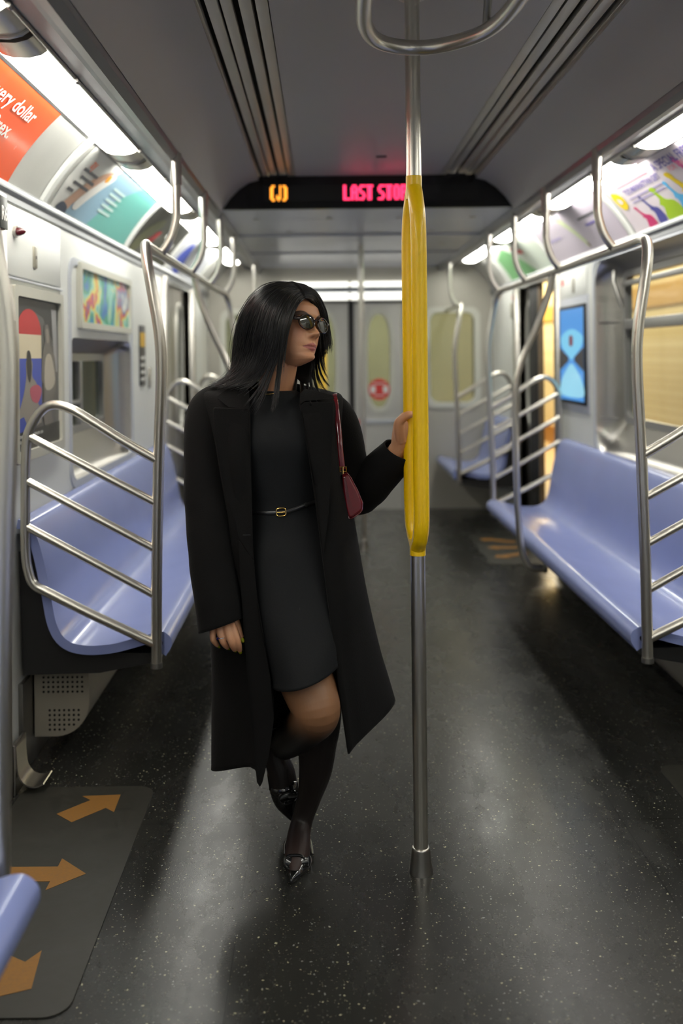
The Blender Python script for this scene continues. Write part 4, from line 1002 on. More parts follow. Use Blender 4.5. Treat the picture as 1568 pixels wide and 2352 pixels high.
# standing leg (her left) and bent leg (her right)
body.add(limb([(708, 1350, 2.72), (722, 1470, 2.71), (738, 1600, 2.69), (738, 1660, 2.70), (729, 1710, 2.72), (724, 1770, 2.735), (710, 1830, 2.745), (695, 1880, 2.745), (687, 1915, 2.72), (684, 1950, 2.68), (680, 1985, 2.635), (674, 2008, 2.60)],
              [.080, .072, .056, .053, .053, .046, .034, .0300, .032, .035, .030, .012], 22))
body.add(limb([(697, 1865, 2.76), (694, 1895, 2.79), (690, 1915, 2.80)], [.024, .025, .018], 16))
body.add(limb([(650, 1360, 2.70), (672, 1450, 2.63), (698, 1545, 2.575), (716, 1595, 2.54), (727, 1637, 2.522), (708, 1662, 2.60), (684, 1682, 2.70), (664, 1702, 2.80), (652, 1716, 2.86)],
              [.080, .078, .0735, .069, .060, .056, .054, .046, .036], 48, 10))
body.add(limb([(664, 1702, 2.80), (636, 1700, 2.875), (632, 1735, 2.875), (646, 1775, 2.87), (652, 1815, 2.87), (662, 1850, 2.865), (672, 1876, 2.86)],
              [.040, .030, .034, .040, .040, .030, .012], 20))
# arms inside the sleeves
body.add(limb([(585, 955, 2.70), (520, 948, 2.70), (486, 965, 2.70), (474, 1040, 2.67), (480, 1160, 2.63), (492, 1270, 2.59), (510, 1380, 2.555), (513, 1422, 2.545)], [.040, .042, .042, .040, .036, .034, .028, .026], 16))
body.add(limb([(670, 955, 2.70), (738, 948, 2.71), (772, 966, 2.715), (795, 1040, 2.75), (806, 1130, 2.79), (850, 1095, 2.76), (900, 1052, 2.71), (918, 1028, 2.695)], [.040, .042, .042, .040, .038, .036, .030, .0265], 16))
# hanging right hand
body.add(limb([(513, 1400, 2.547), (512, 1428, 2.542), (511, 1446, 2.537)], [.026, .030, .032], 18, 4, [.020, .016, .013]))
FINGERS = {'index': ([(528, 1425, 2.537), (536, 1446, 2.522), (544, 1468, 2.515), (548, 1482, 2.520), (551, 1495, 2.532)], [.0105, .0102, .0090, .0084, .0062]),
 'middle': ([(516, 1425, 2.532), (522, 1448, 2.517), (530, 1472, 2.510), (535, 1484, 2.518), (539, 1493, 2.532)], [.0105, .0102, .0092, .0086, .0062]),
 'ring_finger': ([(504, 1425, 2.534), (505, 1449, 2.520), (511, 1471, 2.514), (517, 1481, 2.522), (523, 1488, 2.534)], [.0105, .0100, .0088, .0082, .0060]),
 'pinky': ([(493, 1425, 2.542), (489, 1449, 2.528), (489, 1467, 2.522), (494, 1476, 2.528), (500, 1483, 2.538)], [.0095, .0090, .0080, .0074, .0055]),
 'thumb': ([(531, 1412, 2.557), (542, 1432, 2.552), (548, 1450, 2.542), (555, 1466, 2.537)], [.0125, .0118, .0100, .0068])}
for k, (pp_, rr) in FINGERS.items(): body.add(limb(pp_, rr, 12, 5))
# left hand on the rear yellow bar (px about 950 at Y 2.669)
body.add(limb([(905, 1045, 2.70), (916, 1026, 2.69), (920, 1000, 2.682), (923, 975, 2.678), (926, 962, 2.678)], [.0245, .0235, .0240, .0225, .018], 18, 5, [.028, .030, .036, .036, .028]))
body.add(limb([(922, 1012, 2.665), (917, 988, 2.648), (917, 970, 2.638), (928, 958, 2.632), (938, 953, 2.634), (947, 951, 2.640)], [.017, .0155, .0130, .0115, .0108, .0085], 14, 5))
for k, (dz, ln) in enumerate(((0, 0), (17, 4), (34, 3), (50, 0))):
    body.add(limb([(917, 970 + dz, 2.700), (926, 956 + dz * .95, 2.712), (945, 950 + dz * .95, 2.712), (966, 950 + dz * .95, 2.705), (976 + ln * .5, 953 + dz * .95, 2.680), (972, 956 + dz * .95, 2.655)], [.0105, .0105, .0098, .0092, .0085, .0068], 12, 5))
ob = body.build('body', None, W0, True, None)
rm = ob.modifiers.new('r', 'REMESH'); rm.mode = 'VOXEL'; rm.voxel_size = 0.0019; rm.use_smooth_shade = True
sm = ob.modifiers.new('s', 'SMOOTH'); sm.factor = 0.5; sm.iterations = 3
dg = bpy.context.evaluated_depsgraph_get(); me = bpy.data.meshes.new_from_object(ob.evaluated_get(dg))
old = ob.data; ob.modifiers.clear(); ob.data = me; bpy.data.meshes.remove(old)
nv = len(me.vertices); co = np.empty(nv * 3); me.vertices.foreach_get('co', co); co = co.reshape(-1, 3) + np.array(wloc(W0))
me.polygons.foreach_set('use_smooth', [True] * len(me.polygons))
# colours of the skin: lips, brows, warm cheeks, knuckles, painted mouth and nostril shade; tights on the legs
HRn = np.array(HR); q = (co - np.array(HC)) @ HRn; hx, hy, hz = q[:, 0], -q[:, 1], q[:, 2]
skin = np.array([0.60, 0.305, 0.165]); colr = np.tile(skin, (nv, 1))
def blend(c, w): 
    global colr; w = np.asarray(w, float)
    w = np.clip(w, 0, 1)[:, None]; colr = colr * (1 - w) + np.array(c) * w
inh = (hz > -.125) & (np.abs(hx) < .09) & (hy > .02)
G = lambda v, s: np.exp(-(v / s) ** 2)
blend((.50, .19, .12), inh * .45 * (G(np.abs(hx) - .043, .02) * G(hz + .030, .022)))
lipw = np.clip((1 - np.abs(hx) / .024), 0, 1)
blend((.42, .135, .115), inh * (hy > .07) * np.clip(1.5 - ((hz + .0668) / (.0006 + .0115 * lipw ** .75)) ** 4, 0, 1) * (np.abs(hx) < .0245))
blend((.14, .035, .03), inh * (hy > .07) * G(hz + .0664 - .0015 * (hx / .025) ** 2, .0011) * (np.abs(hx) < .0255) * .8)  # shade of the lip crease, put into the colour
bz = .0225 - 22 * (np.abs(hx) - .037) ** 2
blend((.035, .022, .018), inh * (hy > .04) * np.clip(1.9 - ((hz - bz) / .0052) ** 2, 0, 1) * np.clip((np.abs(hx) - .012) / .004, 0, 1) * np.clip((.060 - np.abs(hx)) / .008, 0, 1) * .92)
blend((.30, .13, .075), inh * (hy > .09) * G(hz + .0415, .0025) * G(np.abs(hx) - .008, .0035) * .8)  # nostril shade painted into the skin colour
blend((.012, .009, .008), (((hz > .078) & (hy > .05)) | ((hz > -.01) & (hy < .045)) | ((hz > -.07) & (hy < -.01))) & (co[:, 2] > P(640, 850, 2.7).z))
leg = co[:, 2] < P(700, 1440, 2.6).z
leg &= ~((co[:, 0] < P(566, 1440, 2.6).x))
zt0, zt1 = P(700, 1560, 2.53).z, P(700, 1680, 2.6).z
SS = lambda v: (lambda w: w * w * (3 - 2 * w))(np.clip(v, 0, 1))
tight = SS((co[:, 2] - (zt1 - .03)) / .13) * SS((2.66 - co[:, 1]) / .12)
foot = SS((P(684, 1890, 2.7).z - co[:, 2]) / .06) * (co[:, 1] < 2.76)
tc_ = np.outer(1 - tight, [.011, .007, .006]) + np.outer(tight, [.27, .130, .060]) + np.outer(foot * .8, [.030, .014, .011])
colr[leg] = tc_[leg]
at = me.color_attributes.new('colour_and_shade', 'FLOAT_COLOR', 'POINT')
at.data.foreach_set('color', np.concatenate([colr, np.ones((nv, 1))], 1).astype(np.float32).ravel())
def attr_mat(name, rough, sss, bump):
    m = bpy.data.materials.new(name); m.use_nodes = True; n = m.node_tree.nodes; l = m.node_tree.links; b = n['Principled BSDF']
    a = n.new('ShaderNodeAttribute'); a.attribute_name = 'colour_and_shade'; l.new(a.outputs['Color'], b.inputs['Base Color'])
    b.inputs['Roughness'].default_value = rough; b.inputs['Subsurface Weight'].default_value = sss
    b.inputs['Subsurface Radius'].default_value = (.012, .005, .003); b.inputs['Subsurface Scale'].default_value = .5
    tc = n.new('ShaderNodeTexCoord'); nz = n.new('ShaderNodeTexNoise'); nz.inputs['Scale'].default_value = 420; l.new(tc.outputs['Object'], nz.inputs['Vector'])
    bp = n.new('ShaderNodeBump'); bp.inputs['Strength'].default_value = bump; bp.inputs['Distance'].default_value = .0006; l.new(nz.outputs['Fac'], bp.inputs['Height']); l.new(bp.outputs[0], b.inputs['Normal'])
    return m
me.materials.clear(); me.materials.append(attr_mat('skin', .42, .15, .25)); me.materials.append(attr_mat('sheer_tights', .5, 0, .1))
npoly = len(me.polygons); ls = np.empty(npoly, dtype=np.int32); me.polygons.foreach_get('loop_start', ls)
lv = np.empty(len(me.loops), dtype=np.int32); me.loops.foreach_get('vertex_index', lv)
me.polygons.foreach_set('material_index', leg[lv[ls]].astype(np.int32)); me.update()

# nails, ring, necklace
nail = mat('lime_nail_varnish', srgb(175, 180, 20), 0.2, coat=0.6)
for k, (pp_, rr) in FINGERS.items():
    a = P(*pp_[-1]); b = P(*pp_[-2]); d = (a - b).normalized()
    o = MB().add(tube([a - d * .004 + Vector((0, -.0035, 0)), a + d * .004 + Vector((0, -.0035, 0)), a + d * .010 + Vector((0, -.002, 0)), a + d * .012], [.0045, .0048, .0032, .001], 10, ry=[.0018, .0018, .0014, .0008])).build('nail', nail, W0)
rc = P(509, 1464, 2.515)
ring = catmull([rc + Vector((.0102 * math.cos(t), .0102 * math.sin(t) + .001, .0012 * math.cos(t))) for t in [2 * math.pi * k / 10 for k in range(10)]], 4, True)
o = MB().add(tube(ring, .0011, 8, closed=True)).build('ring', mat('silver', (.8, .8, .82, 1), .15, 1.0), W0); tag(o, 'thin silver ring with a small blue stone')
MB().add(tube([rc + Vector((-.0095, -.0075, 0)), rc + Vector((-.0095, -.012, 0))], [.0035, .0025], 8)).build('blue_stone', mat('sapphire', (.01, .01, .12, 1), .08, coat=1), o)

# ---------------------------------------------------------------- hair
def hairmat(name, c, r):
    m = mat(name, c, r, spec=.5); return m
hair_c = mat('black_hair', (0.0045, 0.004, 0.0042, 1), 0.34, spec=0.5)
hair_s = mat('black_hair_base', (0.004, 0.0036, 0.0036, 1), 0.8, spec=0.12, bump=.3, scale=90, stretch=(1, 1, .05))
def resamp(pts, n):
    c = np.array([tuple(v) for v in catmull(pts, 10)]); d = np.r_[0, np.cumsum(np.linalg.norm(np.diff(c, axis=0), axis=1))]
    t = np.linspace(0, d[-1], n); return np.stack([np.interp(t, d, c[:, i]) for i in range(3)], 1)
NS = 22
S = [(701, 684, 2.632), (698, 674, 2.645), (692, 664, 2.660), (685, 656, 2.680), (678, 651, 2.700), (672, 648, 2.715), (668, 648, 2.730)]
GL = [[S[0], (684, 702, 2.598), (669, 738, 2.590), (660, 775, 2.590), (656, 812, 2.596)],
      [S[1], (678, 693, 2.602), (658, 745, 2.582), (645, 815, 2.584), (637, 885, 2.581), (629, 955, 2.544)],
      [S[2], (662, 683, 2.602), (638, 730, 2.576), (627, 790, 2.576), (604, 842, 2.583), (574, 877, 2.587), (528, 896, 2.590)],
      [S[3], (642, 672, 2.618), (612, 705, 2.594), (597, 760, 2.590), (585, 815, 2.600), (562, 856, 2.600), (530, 880, 2.605), (488, 892, 2.620)],
      [S[4], (634, 660, 2.652), (598, 686, 2.636), (570, 728, 2.640), (554, 790, 2.655), (543, 838, 2.657), (518, 870, 2.650), (478, 889, 2.645)],
      [S[5], (626, 652, 2.715), (588, 674, 2.728), (562, 708, 2.740), (546, 750, 2.748), (538, 805, 2.750), (534, 850, 2.742), (514, 876, 2.710), (470, 892, 2.680)],
      [S[6], (634, 655, 2.780), (602, 680, 2.812), (580, 740, 2.832), (570, 820, 2.830), (566, 880, 2.850), (562, 905, 2.862)]]
GR = [[S[0], (714, 689, 2.642), (723, 704, 2.662), (729, 735, 2.682), (731, 780, 2.690), (730, 818, 2.690)],
      [S[1], (721, 677, 2.660), (741, 706, 2.680), (752, 750, 2.690), (764, 812, 2.690)],
      [S[2], (722, 671, 2.690), (741, 702, 2.715), (748, 748, 2.728), (746, 790, 2.732), (741, 836, 2.730)],
      [S[3], (716, 665, 2.735), (735, 700, 2.762), (738, 760, 2.775), (728, 836, 2.755), (742, 880, 2.705), (766, 903, 2.688)],
      [S[5], (706, 660, 2.765), (720, 700, 2.788), (718, 780, 2.785), (702, 850, 2.738), (700, 898, 2.640), (708, 945, 2.562)],
      [S[6], (664, 662, 2.795), (657, 715, 2.832), (650, 790, 2.838), (640, 860, 2.850), (630, 900, 2.862)]]
GX = [[(648, 790, 2.584), (634, 835, 2.580), (622, 870, 2.578), (610, 905, 2.565), (596, 938, 2.556), (584, 962, 2.552)],
      [(628, 790, 2.578), (618, 835, 2.580), (604, 868, 2.580), (590, 895, 2.570), (566, 925, 2.562), (548, 948, 2.572)]]
GLr = [resamp([P(*p) for p in gde], NS) for gde in GL]; GRr = [resamp([P(*p) for p in gde], NS) for gde in GR]; GXr = [resamp([P(*p) for p in gde], NS) for gde in GX]
back = [GLr[-1], resamp([P(*p) for p in [S[6], (648, 660, 2.795), (626, 705, 2.83), (612, 790, 2.845), (600, 870, 2.855), (595, 912, 2.865)]], NS), GRr[-1]]
def gi(G_, u):
    x = u * (len(G_) - 1); i = min(int(x), len(G_) - 2); f = x - i
    p0 = G_[max(i - 1, 0)]; p1 = G_[i]; p2 = G_[i + 1]; p3 = G_[min(i + 2, len(G_) - 1)]
    return 0.5 * (2 * p1 + (p2 - p0) * f + (2 * p0 - 5 * p1 + 4 * p2 - p3) * f * f + (3 * p1 - p0 - 3 * p2 + p3) * f ** 3)
hb = MB(); HCn = np.array(HC)
def shell(G_, tmax, nu=40, u0=0, u1=1, push=.004):
    m = int(NS * tmax); V = []
    for i in range(nu):
        c = gi(G_, u0 + (u1 - u0) * i / (nu - 1))[:m]
        for k, p in enumerate(c):
            d = HCn + np.array([0, 0, -.05 if k > m // 2 else 0]) - p; d = d / np.linalg.norm(d)
            V.append(p + d * push * min(1, k / 3 + .2))
    hb.add((V, grid_faces(nu, m)))
shell(GLr, .50, 60, .10, 1); shell(GLr, .85, 16, .70, 1); shell(back, .9); shell(GRr, .38, 40, 0, .5); shell(GRr, .52, 30, .42, 1); shell(GRr, .8, 16, .72, 1)
hairo = hb.build('hair', hair_s, W0, True, None); tag(hairo, 'long straight black hair with a centre parting')
so = hairo.modifiers.new('s', 'SOLIDIFY'); so.thickness = .003
st = MB(); rg = np.random.default_rng(3)
def strands(G_, n, K, r0, r1, ulo=0, uhi=1, lift=.003, cut=(.85, 1.0), wob=.0016):
    for _ in range(n):
        u = ulo + (uhi - ulo) * rg.random(); uc = (math.floor(u * K) + .5 + rg.normal() * .12) / K; uc = min(max(uc, 0), 1)
        a = gi(G_, u); b = gi(G_, uc); t = np.linspace(0, 1, NS)[:, None]; w = (t ** 1.7) * .8
        c = a * (1 - w) + b * w
        m = int(NS * (cut[0] + (cut[1] - cut[0]) * rg.random())); m = max(m, 6); c = c[:m]
        cen = HCn.copy(); d = c - cen; d /= np.linalg.norm(d, axis=1)[:, None]
        l_ = (rg.random() - .35) * lift * 2
        ph = rg.random(3) * 6.28; fr = 1 + rg.random(3) * 2
        c = c + d * l_ * np.minimum(1, np.arange(m) / 4.0)[:, None] + wob * np.sin(t[:m] * fr * 3 + ph) * t[:m]
        rr = r0 + (r1 - r0) * rg.random()
        rad = [rr * (1 - .75 * (k / (m - 1)) ** 3) for k in range(m)]
        st.add(tube(c, rad, 4, caps=False))
strands(GLr, 2500, 40, .0005, .0011, .30, 1, cut=(.60, 1.0), wob=.004)
strands(GLr, 420, 22, .0005, .0010, .145, .30, cut=(.48, .72), wob=.003)
strands(GLr, 170, 14, .0005, .0010, .145, .19, lift=.003, cut=(.82, 1.0), wob=.003)
strands(GLr, 120, 9, .0004, .0008, .30, .85, lift=.008, cut=(.9, 1.0), wob=.010)
strands(GXr, 60, 4, .0005, .0010, 0, 1, lift=.002, cut=(.85, 1.0), wob=.003)
strands(GLr, 240, 10, .0005, .0010, 0, .15, lift=.002, cut=(.45, 1.0))
strands(back, 500, 20, .0007, .0013)
strands(GRr, 330, 14, .0005, .0010, 0, .30, lift=.003, cut=(.55, 1.0), wob=.003)
strands(GRr, 60, 5, .0004, .0008, .12, .25, lift=.004, cut=(.9, 1.0), wob=.006)
strands(GRr, 1100, 20, .0006, .0012, .28, 1, cut=(.7, 1.0))
sto = st.build('strands', hair_c, hairo, True, None); tag(sto, kind='stuff')

# ---------------------------------------------------------------- dress
coat_m = mat('black_wool', (0.0062, 0.0060, 0.0058, 1), 0.95, vary=.25, scale=300, bump=.25, spec=.15, sheen=.03)
dress_m = mat('charcoal_crepe', (0.0085, 0.0095, 0.0103, 1), 0.75, vary=.15, scale=260, bump=.12, spec=.25)
rows = [(629, 899, 2.69, .058, .050, 0), (629, 908, 2.685, .078, .062, 0), (629, 925, 2.685, .118, .078, 0), (630, 950, 2.68, .150, .092, 0), (636, 1010, 2.675, .158, .112, 0), (641, 1080, 2.68, .138, .102, 0), (650, 1172, 2.685, .122, .092, .0), (660, 1255, 2.68, .146, .115, .005), (672, 1340, 2.665, .154, .132, .01), (689, 1430, 2.640, .126, .150, .015), (700, 1500, 2.615, .100, .160, .026), (702, 1533, 2.605, .096, .165, .030)]
arr = [np.array([*P(px, py, Y), a, b, t]) for px, py, Y, a, b, t in rows]
dc = [np.array(v) for v in catmull(arr, 5)]; ND = 72
V = []
for i, c in enumerate(dc):
    for j in range(ND):
        a = 2 * math.pi * j / ND; fold = 0
        if i > 20: fold = .0025 * math.sin(a * 3 + 1.2) * min(1, (i - 20) / 15)
        hgt = c[2]
        ridge = .0022 * math.sin(hgt * 75 + 2.5 * math.cos(a)) * (math.exp(-((hgt - .92) / .09) ** 2)) * (.5 - .5 * math.sin(a))
        x = c[0] + (c[3] + fold) * math.cos(a); y = c[1] + (c[4] + fold + ridge) * math.sin(a)
        V.append((x, y, hgt + c[5] * math.cos(a)))
dr = link_mesh('dress', V, grid_faces(len(dc), ND, True), dress_m, W0); tag(dr, 'fitted charcoal sheath dress with a crew neck')
dr.modifiers.new('s', 'SOLIDIFY').thickness = .003
def dress_front(z, x):
    i = int(np.argmin([abs(c[2] - z) for c in dc])); c = dc[i]
    k = max(-.98, min(.98, (x - c[0]) / c[3])); return c[1] - c[4] * math.sqrt(1 - k * k)
sm_ = []
for k in range(40):
    px = np.interp(k / 39, [0, .25, .45, .6, .8, 1], [641, 650, 656, 668, 690, 722]); py = 925 + (1505 - 925) * k / 39
    p = P(px, py, 2.58); sm_.append(Vector((p.x, dress_front(p.z, p.x) - .0002, p.z)))
MB().add(tube(sm_, .0007, 6)).build('center_seam', black_m, dr)
# belt
def belt_pt(px, py, off=.0065): p = P(px, py, 2.60); return Vector((p.x, dress_front(p.z, p.x) - off, p.z))
bp_ = [belt_pt(px, np.interp(px, [560, 620, 660, 705, 745], [1178, 1178, 1174, 1159, 1150])) for px in range(560, 746, 8)]
bo = MB().add(tube(bp_, .0018, 8, ry=.0052, up=(0, -1, 0))).build('belt', mat('black_leather', (.012, .012, .012, 1), .35, coat=.2), W0); tag(bo, 'thin black leather belt')
bc = belt_pt(646, 1174, .009); ax = Vector((1, 0.0, .05)).normalized(); az = Vector((-.05, 0, 1)).normalized()
bk = [bc + ax * (.0125 * math.copysign(abs(math.cos(t)) ** .55, math.cos(t))) + az * (.0105 * math.copysign(abs(math.sin(t)) ** .55, math.sin(t))) for t in [2 * math.pi * k / 28 for k in range(28)]]
gold = mat('gold', (.80, .52, .16, 1), .2, 1.0)
MB().add(tube(bk, .0019, 8, closed=True)).build('gold_buckle', gold, bo)
MB().add(tube([bc + ax * -.012, bc + ax * .010 + Vector((0, -.002, 0))], .0011, 8)).build('buckle_prong', gold, bo)
MB().add(tube([belt_pt(700, 1161, .006), belt_pt(705, 1159, .006)], .0035, 8, ry=.0068, up=(0, -1, 0))).build('belt_loop', MATS['black_leather'], bo)
# necklace
nk = catmull([P(574, 884, 2.66), P(582, 892, 2.640), P(592, 899, 2.630), P(604, 904, 2.623), P(620, 905, 2.620), P(640, 901, 2.625)], 6)
MB().add(tube(nk, .0011, 6)).build('necklace', gold, W0)

# ---------------------------------------------------------------- coat
CR = [
 [(572, 905, 2.615), (566, 897, 2.63), (562, 884, 2.70), (592, 878, 2.785), (628, 876, 2.80), (664, 880, 2.785), (697, 888, 2.70), (694, 900, 2.64), (688, 922, 2.60)],
 [(573, 925, 2.592), (530, 905, 2.625), (502, 894, 2.70), (548, 890, 2.795), (628, 892, 2.812), (706, 896, 2.795), (755, 900, 2.71), (726, 910, 2.64), (691, 942, 2.585)],
 [(574, 960, 2.572), (508, 930, 2.605), (458, 914, 2.70), (520, 925, 2.80), (628, 930, 2.82), (730, 925, 2.80), (788, 922, 2.71), (748, 945, 2.60), (698, 970, 2.570)],
 [(576, 1060, 2.558), (525, 1050, 2.568), (482, 1040, 2.69), (535, 1040, 2.80), (635, 1040, 2.83), (722, 1040, 2.80), (780, 1040, 2.69), (750, 1050, 2.575), (711, 1065, 2.556)],
 [(578, 1180, 2.562), (535, 1180, 2.566), (497, 1180, 2.69), (560, 1180, 2.79), (650, 1180, 2.82), (735, 1180, 2.80), (808, 1180, 2.69), (775, 1180, 2.575), (727, 1180, 2.560)],
 [(587, 1350, 2.535), (530, 1350, 2.590), (483, 1350, 2.69), (560, 1350, 2.83), (665, 1350, 2.86), (765, 1350, 2.84), (838, 1350, 2.71), (800, 1350, 2.575), (749, 1350, 2.535)],
 [(617, 1540, 2.515), (550, 1545, 2.580), (488, 1550, 2.68), (565, 1530, 2.87), (670, 1520, 2.91), (785, 1500, 2.88), (868, 1480, 2.73), (825, 1530, 2.59), (775, 1550, 2.520)],
 [(627, 1650, 2.515), (560, 1665, 2.565), (487, 1665, 2.68), (565, 1620, 2.88), (665, 1600, 2.92), (790, 1570, 2.89), (890, 1555, 2.75), (842, 1620, 2.61), (788, 1650, 2.525)],
 [(597, 1803, 2.520), (578, 1766, 2.535), (487, 1763, 2.68), (560, 1695, 2.89), (650, 1672, 2.93), (795, 1625, 2.90), (906, 1606, 2.77), (852, 1672, 2.63), (800, 1732, 2.535)]]
cg = [resamp([P(*p) for p in row], 61) for row in CR]
rowsC = []
for j in range(61):
    col = catmull([cg[i][j] for i in range(len(cg))], 9); rowsC.append(np.array([tuple(v) for v in col]))
nr = len(rowsC[0]); V = []
for i in range(nr):
    for j in range(61):
        p = rowsC[j][i].copy(); t = max(0, (i / nr - .45) / .55); a = j / 60 * math.pi * 2
        p[1] += .010 * t * math.sin(a * 4 + .6) * (1 if 2 < j < 58 else .2); p[0] += .004 * t * math.sin(a * 5)
        V.append(p)
coat = link_mesh('coat', V, grid_faces(nr, 61), coat_m, W0); tag(coat, 'long black wool coat worn open')
sd = coat.modifiers.new('s', 'SOLIDIFY'); sd.thickness = .005; sd.offset = 0
def sleeve(pp_, rr, tilt, name='sleeve', wr=()):
    pts = [P(*p) for p in pp_]; arr = [np.array([*p, r]) for p, r in zip(pts, rr)]; c = [np.array(x) for x in catmull(arr, 7)]
    V, f = tube([Vector(x[:3]) for x in c], [float(x[3]) for x in c], 36, caps=False)
    V = [Vector(v) for v in V]; N = len(c)
    for i in range(N):
        for (at_, wd, am) in wr:
            d = am * math.exp(-(((i / (N - 1)) - at_) / wd) ** 2)
            for k in range(36):
                cc = Vector(c[i][:3]); v = V[i * 36 + k]; V[i * 36 + k] = cc + (v - cc) * (1 + d * math.sin(2 * math.pi * k / 36 * 2 + at_ * 20))
    for i in range(max(0, N - 8), N):
        for k in range(36):
            v = V[i * 36 + k]; cc = Vector(c[i][:3]); w = (i - (N - 9)) / 8
            dv = v - cc; dirn = (Vector(c[-1][:3]) - Vector(c[-3][:3])).normalized()
            V[i * 36 + k] = v + dirn * (tilt.dot(dv) * w)
    o = link_mesh(name, V, f, coat_m, coat); s_ = o.modifiers.new('s', 'SOLIDIFY'); s_.thickness = .004; s_.offset = -1
    return o
sleeve([(520, 898, 2.70), (492, 918, 2.70), (476, 945, 2.695), (469, 1000, 2.67), (469, 1090, 2.635), (476, 1190, 2.605), (486, 1290, 2.58), (500, 1380, 2.555), (507, 1436, 2.545)],
       [.025, .043, .054, .055, .0535, .0575, .060, .0600, .0600], Vector((-.20, 0, 0)), wr=((.55, .03, .05), (.62, .03, -.05), (.72, .025, .03)))
sleeve([(740, 912, 2.71), (766, 938, 2.71), (781, 970, 2.72), (792, 1020, 2.745), (798, 1085, 2.775), (806, 1128, 2.79), (832, 1124, 2.785), (865, 1092, 2.75), (895, 1062, 2.72), (921, 1034, 2.70)],
       [.025, .041, .050, .054, .058, .068, .066, .060, .055, .050], Vector((0.15, 0, -.2)), wr=((.40, .02, .06), (.46, .022, .13), (.52, .02, -.12), (.60, .025, .08), (.68, .02, -.05)))
# collar and lapels
def lap(pts, name, th=.005):
    o = MB().add(plate([P(*p) for p in pts], (0, -1, 0), th)).build(name, coat_m, coat, True, 40); fixn(o)
    b = o.modifiers.new('b', 'BEVEL'); b.width = .0018; b.segments = 2; b.limit_method = 'ANGLE'; return o
lap([(572, 897, 2.600), (560, 886, 2.63), (520, 894, 2.625), (499, 909, 2.605), (500, 916, 2.602), (525, 936, 2.588), (574, 940, 2.578)], 'collar')
lap([(574, 938, 2.576), (526, 937, 2.586), (491, 936, 2.598), (490, 944, 2.597), (494, 1000, 2.575), (507, 1085, 2.562), (520, 1147, 2.558), (540, 1197, 2.556), (546, 1232, 2.554), (582, 1290, 2.548), (580, 1200, 2.552), (577, 1090, 2.553), (575, 1000, 2.562)], 'lapel')
lap([(688, 905, 2.595), (700, 893, 2.64), (735, 900, 2.63), (764, 908, 2.615), (768, 916, 2.61), (700, 921, 2.592), (688, 930, 2.588)], 'collar')
lap([(689, 932, 2.585), (699, 923, 2.588), (766, 924, 2.602), (765, 932, 2.600), (764, 1000, 2.578), (760, 1075, 2.562), (757, 1150, 2.556), (751, 1210, 2.552), (742, 1275, 2.545), (736, 1224, 2.548), (725, 1151, 2.552), (712, 1074, 2.553), (699, 990, 2.566)], 'lapel')
MB().add(box(*(lambda a: (a.x - .010, a.x + .010, a.y - .0005, a.y + .002, a.z - .001, a.z + .001))(P(566, 1229, 2.535)))).build('buttonhole', black_m, coat)
# front facing fold on the left front edge
ff = [P(*p) for p in [(583, 1290, 2.540), (590, 1370, 2.528), (600, 1450, 2.515), (620, 1555, 2.506), (629, 1650, 2.506), (618, 1730, 2.509), (603, 1795, 2.512), (597, 1806, 2.512), (590, 1795, 2.513), (583, 1725, 2.513), (572, 1600, 2.515), (560, 1450, 2.524), (552, 1330, 2.538), (548, 1240, 2.550)]]
o = MB().add(plate(ff, (0, -1, 0), .004)).build('front_facing', coat_m, coat, True, 40); fixn(o)

# ---------------------------------------------------------------- shoes
patent = mat('black_patent', (.008, .008, .008, 1), .12, coat=.8)
def shoe(path, hw, ht, upv, name='shoe'):
    """path of world points towards the toe; half-widths, half-thicknesses; upv = instep direction"""
    arr = [np.array([*p, a, b]) for p, a, b in zip(path, hw, ht)]; c = [np.array(x) for x in catmull(arr, 6)]
    side = (Vector(c[-1][:3]) - Vector(c[0][:3])).cross(Vector(upv)).normalized()
    V, f = tube([Vector(x[:3]) for x in c], [float(x[3]) for x in c], 24, True, False, [float(x[4]) for x in c], up=side)
    return link_mesh(name, V, f, patent, W0)
tip = F(668, 2026, .010); 
A = [P(683, 1962, 2.675), P(683, 1972, 2.652), P(680, 1990, 2.627), P(676, 2007, 2.604), tip]
A[0].z -= .012; A[1].z -= .006
s1 = shoe(A, [.037, .0385, .034, .021, .0035], [.026, .026, .019, .013, .006], (0, -.3, 1)); tag(s1, 'pointed black patent slingback under the standing foot')
def buckle(c, u, v, ru, rv, par):
    pts = [c + u * (ru * math.copysign(abs(math.cos(t)) ** .7, math.cos(t))) + v * (rv * math.copysign(abs(math.sin(t)) ** .8, math.sin(t))) for t in [2 * math.pi * k / 32 for k in range(32)]]
    MB().add(tube(pts, .0042, 10, closed=True)).build('oval_buckle', patent, par)
    w = u.cross(v).normalized()
    MB().add(tube([c - u * ru * .95, c - u * ru * .5 - w * .003, c + u * ru * .5 - w * .003, c + u * ru * 1.35 + w * .003], [.004] * 4, 10, ry=rv * .75, up=w)).build('buckle_strap', patent, par)
u = Vector((1, .05, -.02)).normalized(); v = Vector((0, .45, .89)).normalized()
buckle(P(677, 1982, 2.622) + Vector((0, -.004, .004)), u, v, .027, .0165, s1)
MB().add(tube(catmull([P(655, 1962, 2.69), P(657, 1935, 2.76), P(676, 1912, 2.825), P(700, 1913, 2.828), P(712, 1935, 2.77), P(716, 1962, 2.69)], 6), .0022, 8, ry=.006, up=(0, 0, 1))).build('heel_strap', patent, s1)
MB().add(tube([(P(690, 1930, 2.80).x, 2.80, .055), (P(690, 1930, 2.80).x, 2.803, .03), (P(690, 1930, 2.80).x, 2.808, .001)], [.018, .008, .005], 14)).build('heel', patent, s1)
